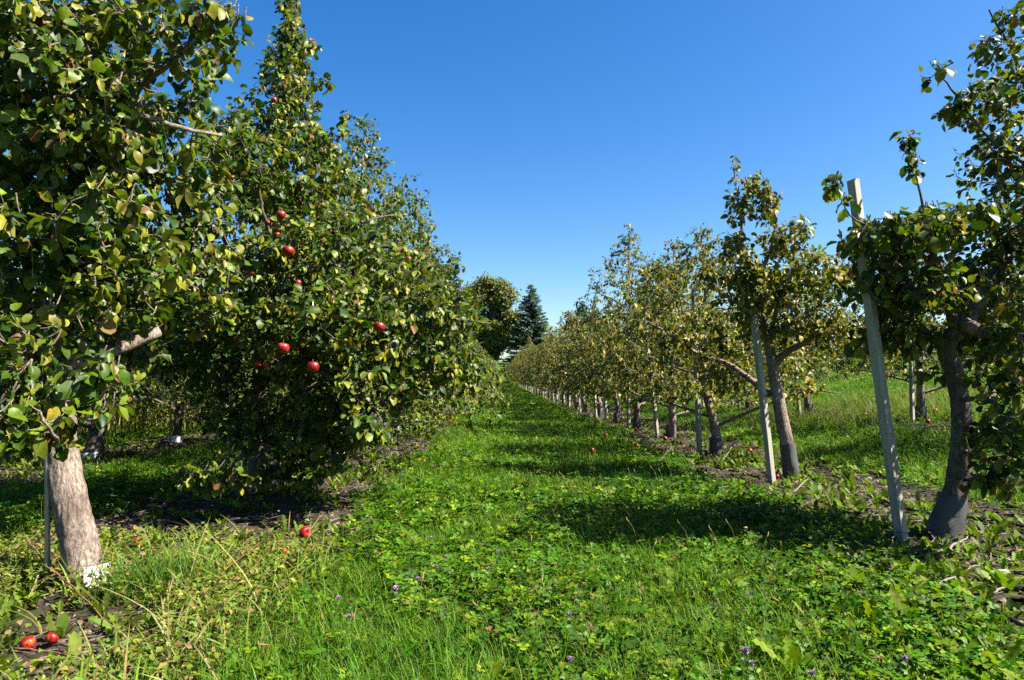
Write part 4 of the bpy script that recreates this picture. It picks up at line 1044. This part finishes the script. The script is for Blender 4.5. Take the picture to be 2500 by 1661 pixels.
for y0, y1, dn, sc in [(1.7, 5, 300, 1), (5, 10, 150, 1.1), (10, 25, 45, 1.6)]:
    x, y, z = scatter(dn, y0, y1, m_soil, r, xlim=(-9, 8)); n = len(x)
    c = .36 * np.array(litc)[r.integers(0, 5, n)] * r.uniform(.6, 1.2, (n, 1))
    d = np.stack([r.normal(size=n), r.normal(size=n), r.normal(0, .25, n)], 1)
    T, F, e = LEAFS[1]
    lg.inst(T[:10], F[:10], np.stack([x, y, z + .012 + r.random(n) * .012], 1), frames(d, np.array([0, 0, 1.]) + r.normal(0, .35, (n, 3))), r.uniform(.01, .04, n) * sc, c)
    x, y, z = scatter(dn * .7, y0, y1, m_soil, r, xlim=(-9, 8)); n = len(x)     # short twig bits
    tp = (np.array([(0, -.5, .02), (.012, .5, .03), (-.012, .5, .0), (-.02, -.5, .0)], float), np.array([(0, 1, 2), (0, 2, 3)]))
    lg.inst(tp[0], tp[1], np.stack([x, y, z + .016], 1), rotz(r.uniform(0, 6.3, n), np.abs(r.normal(0, .2, n)), r.uniform(0, 6.3, n)), r.uniform(.04, .16, n), cvar((.1, .075, .055), n, r, .5))
    x, y, z = scatter(dn * .5, y0, y1, m_soil, r, xlim=(-9, 8)); n = len(x)     # pebbles
    lg.inst(DV, DF, np.stack([x, y, z + .002], 1), rotz(r.uniform(0, 6.3, n), np.abs(r.normal(0, .3, n)), r.uniform(0, 6.3, n)), np.stack([r.uniform(.004, .013, n), r.uniform(.004, .013, n), r.uniform(.004, .01, n)], 1) * sc, cvar((.12, .1, .08), n, r, .4))
tag(obj('leaf_litter', lg.mesh('leaf_litter', M['litter'])), 'dry leaves, twig bits and pebbles on the soil strips', 'litter', kind='stuff')

# ------------------------------------------------------------------ single ground things
def stone(px, py, s, lab, i):
    p = on_ground(px, py); g = Geo()
    rs = np.random.default_rng(i); sc = np.array([s, s * rs.uniform(.5, .8), s * rs.uniform(.3, .5)])
    V = DV * (1 + .3 * np.array([mnoise.noise(Vector(v * 1.5) + Vector((i * 7, 0, 0))) for v in DV]))[:, None] * sc
    g.add(V, DF, None)
    o = obj('stone', g.mesh('stone', M['stone'], smooth=False, color=False), loc=p + [0, 0, .008]); o.rotation_euler = (0, 0, rs.uniform(0, 6))
    tag(o, lab, 'stone', 'stones on the soil of the right row')
for i, (px, py, s, lab) in enumerate([(862, 553, .035, 'pale stone left of the first stake foot'), (848, 549, .03, 'brownish stone left of the pale one by the first stake'), (950, 606, .02, 'small stone near the lower hose'),
        (870, 480, .045, 'white flat stone beyond the first stake'), (915, 482, .03, 'small stone on the brown soil behind the dark trunk'), (1003, 575, .04, 'light stone near the right edge beside a stick'),
        (835, 562, .02, 'little stone in the shade in front of the moss'), (750, 560, .02, 'lone stone at the grass edge in the shadow'), (930, 588, .02, 'rusty stone between the moss cushions'), (1010, 500, .03, 'stone by the far hose at the right edge')]):
    stone(px, py, s, lab, i)
def stick(pts, rad, lab, mat='stick', name='fallen_branch', forks=(), cat='branch', group='dead branches on the ground', hs=None):
    P = np.array([on_ground(a, b) + [0, 0, (hs[i] if hs else .02)] for i, (a, b) in enumerate(pts)]); g = Geo()
    b0 = P[0].copy(); q = smooth_path(P, 4 * len(P)) - b0
    q[1:-1] += np.random.default_rng(len(lab)).normal(0, .004, q[1:-1].shape)
    g.tube(q, np.linspace(rad, rad * .4, len(q)), 7)
    for f in forks:
        F_ = np.array([on_ground(a, b) + [0, 0, .03] for a, b in f]) - b0; g.tube(smooth_path(F_, 8), np.linspace(rad * .6, rad * .25, 8), 6)
    o = obj(name, g.mesh(name, M[mat], color=False), loc=b0); tag(o, lab, cat, group)
stick([(925, 562), (945, 552), (962, 545), (972, 536)], .009, 'forked grey branch lying in front of the dark trunk foot', forks=[[(945, 552), (935, 545), (925, 528)], [(945, 552), (955, 558), (968, 562)]])
stick([(935, 592), (955, 580), (972, 572), (985, 566)], .006, 'slim stick slanting up to the right among the moss')
stick([(792, 495), (808, 490), (818, 493)], .007, 'curved whitish stick poking out left of the first stake', hs=[.02, .09, .05])
stick([(740, 520), (755, 512), (780, 508)], .005, 'thin dark twig lying in the weeds by the shadow')
stick([(925, 616), (945, 626)], .006, 'short pale stick at the lower right')
stick([(993, 598), (1010, 590), (1022, 588)], .006, 'grey stick at the right edge below the light stone')
stick([(762, 540), (790, 528), (815, 522)], .005, 'long thin twig on the shaded soil left of the first stake')
stick([(24, 558), (45, 583), (80, 612), (120, 640)], .006, 'reddish dead stem slanting down across the near left weeds', 'redstem', hs=[.12, .1, .07, .02])
stick([(175, 640), (215, 600), (262, 560)], .005, 'reddish-brown stem slanting up to the right in the weeds', 'redstem', hs=[.03, .09, .1])
stick([(10, 655), (60, 660), (105, 672)], .004, 'thin curved brown stem along the bottom left', 'redstem')
stick([(60, 650), (130, 652), (190, 642)], .005, 'pale dry stem lying on the bare soil at the bottom left')
stick([(655, 470), (672, 455), (685, 448)], .006, 'bent twig near the foot of the fourth trunk', hs=[.02, .1, .02])
stick([(720, 466), (735, 452), (745, 450)], .006, 'arched pale twig right of the third trunk', hs=[.02, .1, .05])
def hose(pts, lab):
    P = np.array([on_ground(a, b) + [0, 0, .014] for a, b in pts]); g = Geo(); b0 = P[0].copy()
    g.tube(smooth_path(P, 30) - b0, .0095, 10)
    tag(obj('irrigation_hose', g.mesh('irrigation_hose', M['hose'], color=False), loc=b0), lab, 'hose')
hose([(868, 497), (905, 510), (935, 516), (985, 521), (1040, 532), (1100, 548)], 'black irrigation hose running behind the first right trunk')
hose([(962, 597), (985, 608), (1010, 622), (1060, 650)], 'black irrigation hose half buried at the lower right edge')

# ---- flowers
def flower_head(kind, sd):
    g = Geo(); rs = np.random.default_rng(sd); n = 230 if kind != 'y' else 46
    v = rs.normal(size=(n, 3)); v /= np.linalg.norm(v, axis=1)[:, None]
    if kind == 'y': v[:, 2] = np.abs(v[:, 2]) * .35 + .05
    else: v[:, 2] = v[:, 2] * .7 + .35
    T = np.array([(-.12, 0, 0), (.12, 0, 0), (0, 1, .1)], float); F = np.array([(0, 1, 2)])
    T2 = np.array([(-.1, 0, 0), (.1, 0, 0), (.09, .8, .03), (-.09, .8, .03)], float); F2 = np.array([(0, 1, 2), (0, 2, 3)])
    g.inst(T2, F2, v * .35, frames(v + (0 if kind == 'y' else .5) * np.array([0, 0, 1.]), rs.normal(size=(n, 3))), rs.uniform(.5, .75, n), np.ones((n, 3)))
    s = Geo(); s.add(DV * [.5, .5, .62], DF, None); g.add(s.v[0], s.f[0], None)
    return g.mesh('flower_head', M['petal_' + kind], color=False)
heads = {k: [flower_head(k, i) for i in range(2)] for k in 'pby'}
def stemmesh(h, lx):
    g = Geo(); g.tube(smooth_path([(0, 0, -.02), (lx * .3, 0, h * .5), (lx, 0, h)], 8), .0013, 5)
    T, F, e = LEAFS[0]
    P = np.array([(lx * .5, 0, h * .6), (lx * .5, 0, h * .6), (lx * .7, 0, h * .8)]); a = rng.uniform(0, 6, 3)
    g.inst(T, F, P, frames(np.stack([np.cos(a), np.sin(a), .4 + 0 * a], 1), np.tile([0, 0, 1.], (3, 1))), np.full(3, .02), np.ones((3, 3)))
    return g.mesh('stem', M['stem'], color=False)
sm_ = [(stemmesh(.15, .02), .15, .02), (stemmesh(.12, -.02), .12, -.02)]
def flower(px, py, size, kind, lab, i):
    st, h, lx = sm_[i % 2]
    if kind == 'y': h = .12; st, _, lx = sm_[1]
    r0 = ray(px, py); t = (h - CAMZ) / r0[2]; p = CAM + r0 * t
    o = bpy.data.objects.new({'p': 'clover_flower', 'b': 'dried_clover_head', 'y': 'dandelion_flower'}[kind], None); C.objects.link(o); o.empty_display_size = .05
    o.location = (p[0] - lx, p[1], float(terrain(p[0], p[1])))
    obj('stem', st, o); hd = obj('flower_head', heads[kind][i % 2], o, (lx, 0, h)); hd.scale = (size,) * 3; hd.rotation_euler = (rr.uniform(-.3, .3), rr.uniform(-.3, .3), rr.uniform(0, 6))
    tag(o, lab, {'p': 'clover flower', 'b': 'seed head', 'y': 'dandelion'}[kind], {'p': 'clover flowers in the alley', 'b': 'brown clover heads in the alley', 'y': 'yellow dandelions'}[kind])
fl = [(339, 598, 'purple clover flower farthest left beside the near soil'), (396, 589, 'pale lilac clover flower, largest left of centre'), (350, 617, 'pale clover flower with a brown edge below the farthest left one'), (432, 538, 'pale clover flower highest in the left half of the near grass'),
      (418, 579, 'small purple flower right of the largest lilac one'), (488, 569, 'purple clover flower near the middle of the alley'), (498, 552, 'whitish clover flower near the middle of the alley'), (446, 557, 'tiny pink flower above the middle purple one'),
      (436, 567, 'tiny whitish flower among leaves left of the middle'), (569, 615, 'lilac clover flower on a tall stalk by the fine grass'), (570, 660, 'small purple flower close to the bottom edge at centre'), (600, 477, 'white-lilac clover on a tall stalk in the shadow edge'),
      (532, 440, 'pink flower far up the alley, right of a pair'), (520, 439, 'pink flower far up the alley, left of a pair'), (746, 652, 'largest purple clover flower near the bottom right'), (906, 659, 'purple clover flower at the far bottom right'), (812, 674, 'pink clover flower cut by the bottom edge'),
      (680, 484, 'upper of two purple flowers in the right shadow'), (680, 499, 'lower of two purple flowers in the right shadow'), (752, 664, 'pink fading flower just under the largest purple one')]
for i, (px, py, lab) in enumerate(fl):
    flower(px, py, .0125 if px not in (746, 396) else .018, 'p', lab, i)
for i, (px, py, lab) in enumerate([(571, 575, 'brown head, highest of the three-headed cluster'), (576, 583, 'brown head in the middle of the three-headed cluster'), (583, 587, 'darkest brown head, right one of the cluster'), (547, 591, 'brown head left of the cluster of three'), (587, 619, 'rusty brown head below the cluster'),
        (407, 570, 'brown head left of the middle in clover'), (351, 602, 'brown head beside the farthest left clover flower'), (533, 611, 'brown and white head near the bottom middle'), (478, 539, 'small reddish head in the middle distance')]):
    flower(px, py, .0115, 'b', lab, i)
flower(417, 503, .015, 'y', 'small yellow dandelion on the left side of the alley', 0)
flower(746, 528, .015, 'y', 'yellow dandelion in the shadow before the right row', 1)

# ------------------------------------------------------------------ distant trees
def far_broadleaf(seed, H, Rr, cols, n=5200, z0=.22, cl=.55):
    r = np.random.default_rng(seed); res = {}
    g = Geo(); g.tube(smooth_path([(0, 0, -.5), (.1, 0, H * .25), (0, .1, H * .5), (.1, 0, H * .85)], 14), np.linspace(H * .028, .05, 14), 10)
    res['trunk'] = g.mesh('trunk', M['bark_dark'], color=False)
    bg = Geo(); lobes = []
    for i in range(34):
        u = r.uniform(z0 + .04, .93); a = r.uniform(0, 6.3)
        pr = math.sin(PI * ((u - z0) / (1.02 - z0)) ** .75) ** .6
        c = np.array([math.cos(a) * Rr * pr * .62, math.sin(a) * Rr * pr * .62, H * u]); lobes.append((c, Rr * r.uniform(.2, .42)))
        s = np.array([0, 0, H * u * .6]); bg.tube(smooth_path([s, (s + c) / 2 + [0, 0, .3], c], 7), np.linspace(.14, .03, 7), 5)
    res['limbs'] = bg.mesh('branch_framework', M['bark_dark'], color=False)
    lg = Geo(); k = n // len(lobes)
    for c, rad in lobes:
        v = r.normal(size=(k, 3)); v /= np.linalg.norm(v, axis=1)[:, None]; q = r.random((k, 1)) ** .3
        P = c + v * q * rad * np.array([1, 1, .8]) * (1 + .3 * r.normal(size=(k, 1)) * .4)
        cc = np.array(cols)[r.integers(0, len(cols), k)] * r.uniform(.7, 1.25, (k, 1)) * r.uniform(.8, 1.15)
        for t, (T, F, e) in enumerate(SMALL):
            m = r.integers(0, 3, k) == t
            lg.inst(T, F, P[m], frames(r.normal(size=(m.sum(), 3)), np.array([.2, -.1, .9]) + v[m] * .8 + r.normal(0, .45, (m.sum(), 3))), r.uniform(.5, 1.1, m.sum()) * cl, cc[m])
    res['crown'] = lg.mesh('crown', M['far_leaf'])
    return res
def far_spruce(seed, H, Rr, col=(.08, .125, .08)):
    r = np.random.default_rng(seed); res = {}
    g = Geo(); g.tube(np.array([(0, 0, -.5), (0, 0, H * .5), (0, 0, H)]), [H * .018, H * .01, .02], 8)
    res['trunk'] = g.mesh('trunk', M['bark_dark'], color=False)
    bg = Geo(); lg = Geo(); z = H * .06
    while z < H * .99:
        u = z / H; R0 = Rr * (1 - u) ** .85 + .12; nb = int(7 + 8 * (1 - u))
        for j in range(nb):
            a = r.uniform(0, 6.3); L = R0 * r.uniform(.7, 1.12); dv = np.array([math.cos(a), math.sin(a), 0])
            p = np.array([(0, 0, z), dv * L * .5 + [0, 0, z - .12 * L], dv * L + [0, 0, z - .16 * L + .08 * L * u * 3]])
            q = smooth_path(p, 6); bg.tube(q, np.linspace(.05 * (1 - u) + .015, .01, 6), 4, cap=False)
            m = max(8, int(L * 26)); t = r.random(m) ** .75
            P = np.stack([np.interp(t, np.linspace(0, 1, 6), q[:, k]) for k in range(3)], 1); sd = np.cross(dv, [0, 0, 1]) * r.choice([-1, 1], m)[:, None]
            D = dv * .8 + sd * r.uniform(.2, 1, (m, 1)) + np.array([0, 0, 1]) * r.uniform(-.5, .15, (m, 1))
            P = P + r.normal(0, .07, P.shape)
            lg.inst(np.array([(-.16, 0, 0), (.16, 0, 0), (.1, .7, .05), (0, 1, 0), (-.1, .7, .05)], float), np.array([(0, 1, 2), (0, 2, 4), (4, 2, 3)]), P, frames(D, np.array([0, 0, 1.]) + r.normal(0, .35, (m, 3))), r.uniform(.4, .85, m) * (.6 + .5 * (1 - u)), cvar(col, m, r, .35) * (1.25 if False else 1))
        z += H * .022 * (1.2 - .5 * u)
    res['limbs'] = bg.mesh('branch_framework', M['bark_dark'], color=False); res['crown'] = lg.mesh('crown', M['far_leaf'])
    return res
def put_far(res, px, ytop, Y, lab, kind, Hm, group='tall trees beyond the orchard'):
    x = W(px, 378, Y)[0]; zt = W(px, ytop, Y)[2]; zb = float(terrain(x, Y)); s = (zt - zb) / Hm
    t = bpy.data.objects.new('spruce_tree' if kind == 's' else 'maple_tree', None); C.objects.link(t); t.location = (x, Y, zb); t.scale = (s,) * 3; t.rotation_euler = (0, 0, px)
    obj('trunk', res['trunk'], t); obj('branch_framework', res['limbs'], t); obj('crown', res['crown'], t)
    tag(t, lab, 'spruce' if kind == 's' else 'broadleaf tree', group)
    return t
olive = [(.06, .09, .012), (.09, .12, .012), (.12, .125, .015), (.04, .07, .01), (.15, .11, .018)]
green = [(.022, .045, .01), (.036, .066, .013), (.016, .034, .007)]
FB1 = far_broadleaf(1, 18, 6.6, olive, 26000, z0=.14, cl=.6); FB2 = far_broadleaf(2, 15, 6.0, green, 14000, z0=.02, cl=.6); SP = far_spruce(3, 17, 6.4)
put_far(FB1, 490, 276, 124, 'olive-green broadleaf tree rising left of the spruce at the end of the alley', 'b', 18).scale.x *= 1.1
put_far(FB2, 466, 288, 128, 'rounded green tree partly hidden behind the left row, left of the olive tree', 'b', 15).scale.x *= 1.3
put_far(SP, 531, 283, 118, 'dark blue-green spruce standing at the end of the alley', 's', 17)
put_far(FB2, 598, 312, 140, 'dark broadleaf crown behind the right row, just right of the spruce', 'b', 15)
put_far(SP, 582, 300, 125, 'blue-green conifer top showing over the yellow trees of the right row', 's', 17)
put_far(far_broadleaf(4, 12, 3.4, [(.04, .07, .018), (.06, .085, .022)], 4200, z0=.1, cl=.4), 658, 257, 60, 'fine-leaved green tree peeking out behind the tall yellow apple tree', 'b', 12)
put_far(FB2, 417, 248, 70, 'dark green tree peeking over the left row', 'b', 15)
for i in range(16):
    px = 640 + i * 28; Y = 62 + 9 * (i % 3)
    o = put_far([FB2, FB1][i % 3 == 1], px, 330 - 14 * rr.random(), Y, f'distant tree beyond the field on the right, {ORD[i + 1]} counted rightwards', 'b', [15, 18][i % 3 == 1], 'distant trees beyond the field')
    o.scale = (o.scale[0] * 1.7, o.scale[1] * 1.7, o.scale[2])
for i, (px, yt, Y) in enumerate([(-60, 300, 48), (20, 310, 55), (100, 296, 50), (185, 300, 52), (265, 300, 56), (340, 300, 70)]):
    put_far([FB2, FB1][i % 3 == 2], px, yt, Y, f'dark tree in the wood edge behind the left rows, {ORD[i + 1]} from the left', 'b', [15, 18][i % 3 == 2], 'trees of the wood edge behind the left rows').scale *= 1.25

# pale greenhouse at the crest
gx = W(499, 378, 232)[0]; gz = float(terrain(gx, 232))
gh = bpy.data.objects.new('greenhouse', None); C.objects.link(gh); gh.location = (gx, 232, gz)
tag(gh, 'tiny pale greenhouse on the crest at the far end of the alley', 'greenhouse')
g = Geo()
for yy in (0, 1.5, 3, 4.5, 6):
    a = np.linspace(0, PI, 13); g.tube(np.stack([2.2 * np.cos(a), np.full(13, yy), .9 + 1.4 * np.sin(a)], 1), .05, 5)
    for sx in (-2.2, 2.2): g.tube(np.array([(sx, yy, -.2), (sx, yy, .9)]), .05, 5)
for sx in (-1.1, 0, 1.1): g.tube(np.array([(sx, 0, -.2), (sx, 0, 2.1)]), .04, 5)
obj('frame', g.mesh('frame', M['steel'], color=False), gh)
g = Geo(); V = []; F = []
for yy in (0, 6):
    for t in np.linspace(0, PI, 13): V.append((2.16 * math.cos(t), yy, .9 + 1.36 * math.sin(t)))
for i in range(12): F += [(i, i + 1, 14 + i), (i, 14 + i, 13 + i)]
V += [(2.16, 0, 0), (-2.16, 0, 0), (2.16, 6, 0), (-2.16, 6, 0)]; F += [(26, 0, 13), (26, 13, 28), (12, 27, 29), (12, 29, 25)]
g.add(V, F, None); obj('cover', g.mesh('cover', simple_mat('greenhouse_film', (.36, .4, .4), .35, var=.08), color=False), gh)

# ------------------------------------------------------------------ sun, sky, camera
EL, AZX, AZY = math.radians(47), 0.97, -0.2     # direction towards the sun on the ground plane
L_ = math.hypot(AZX, AZY); AZX /= L_; AZY /= L_
sv_ = Vector((AZX * math.cos(EL), AZY * math.cos(EL), math.sin(EL)))
sl = bpy.data.lights.new('Sun', 'SUN'); sl.energy = 5.0; sl.angle = math.radians(.53); sl.color = (1, .94, .84)
so = bpy.data.objects.new('Sun', sl); C.objects.link(so); so.rotation_euler = sv_.to_track_quat('Z', 'Y').to_euler()
w = bpy.data.worlds.new('World'); bpy.context.scene.world = w; w.use_nodes = True; nt = w.node_tree
bg = nt.nodes['Background']; sky = nt.nodes.new('ShaderNodeTexSky'); sky.sky_type = 'NISHITA'; sky.sun_disc = False
sky.sun_elevation = EL; sky.sun_rotation = math.atan2(AZX, AZY); sky.air_density = 1.0; sky.dust_density = 1.0; sky.ozone_density = 2.5; sky.altitude = 200
hs = nt.nodes.new('ShaderNodeHueSaturation'); hs.inputs['Saturation'].default_value = 1.4; hs.inputs['Hue'].default_value = .505
nt.links.new(sky.outputs[0], hs.inputs['Color']); nt.links.new(hs.outputs[0], bg.inputs[0]); bg.inputs[1].default_value = 0.05
cd = bpy.data.cameras.new('Camera'); cd.sensor_width = 36; cd.lens = 36 * FPX / 1024; cd.clip_end = 5000; cd.clip_start = .05
co = bpy.data.objects.new('Camera', cd); C.objects.link(co); co.location = CAM; co.rotation_euler = (PI / 2 + PITCH, 0, -YAW)
sc = bpy.context.scene; sc.camera = co
sc.view_settings.view_transform = 'Standard'; sc.view_settings.look = 'None'; sc.view_settings.exposure = 2.1; sc.view_settings.gamma = 1
sc.cycles.max_bounces = 4; sc.cycles.diffuse_bounces = 1; sc.cycles.transmission_bounces = 2; sc.cycles.glossy_bounces = 2; sc.cycles.transparent_max_bounces = 4
sc.cycles.caustics_reflective = False; sc.cycles.caustics_refractive = False
sc.cycles.use_denoising = False
print('TRIS', sum(len(o.data.polygons) for o in C.objects if o.type == 'MESH'), 'L1', L1['count'], 'L2', L2['count'], 'R1', R1['count'], 'R2', R2['count'], 'varL', varL[0]['count'], 'herb', cg.n, gg.n, wg.n)
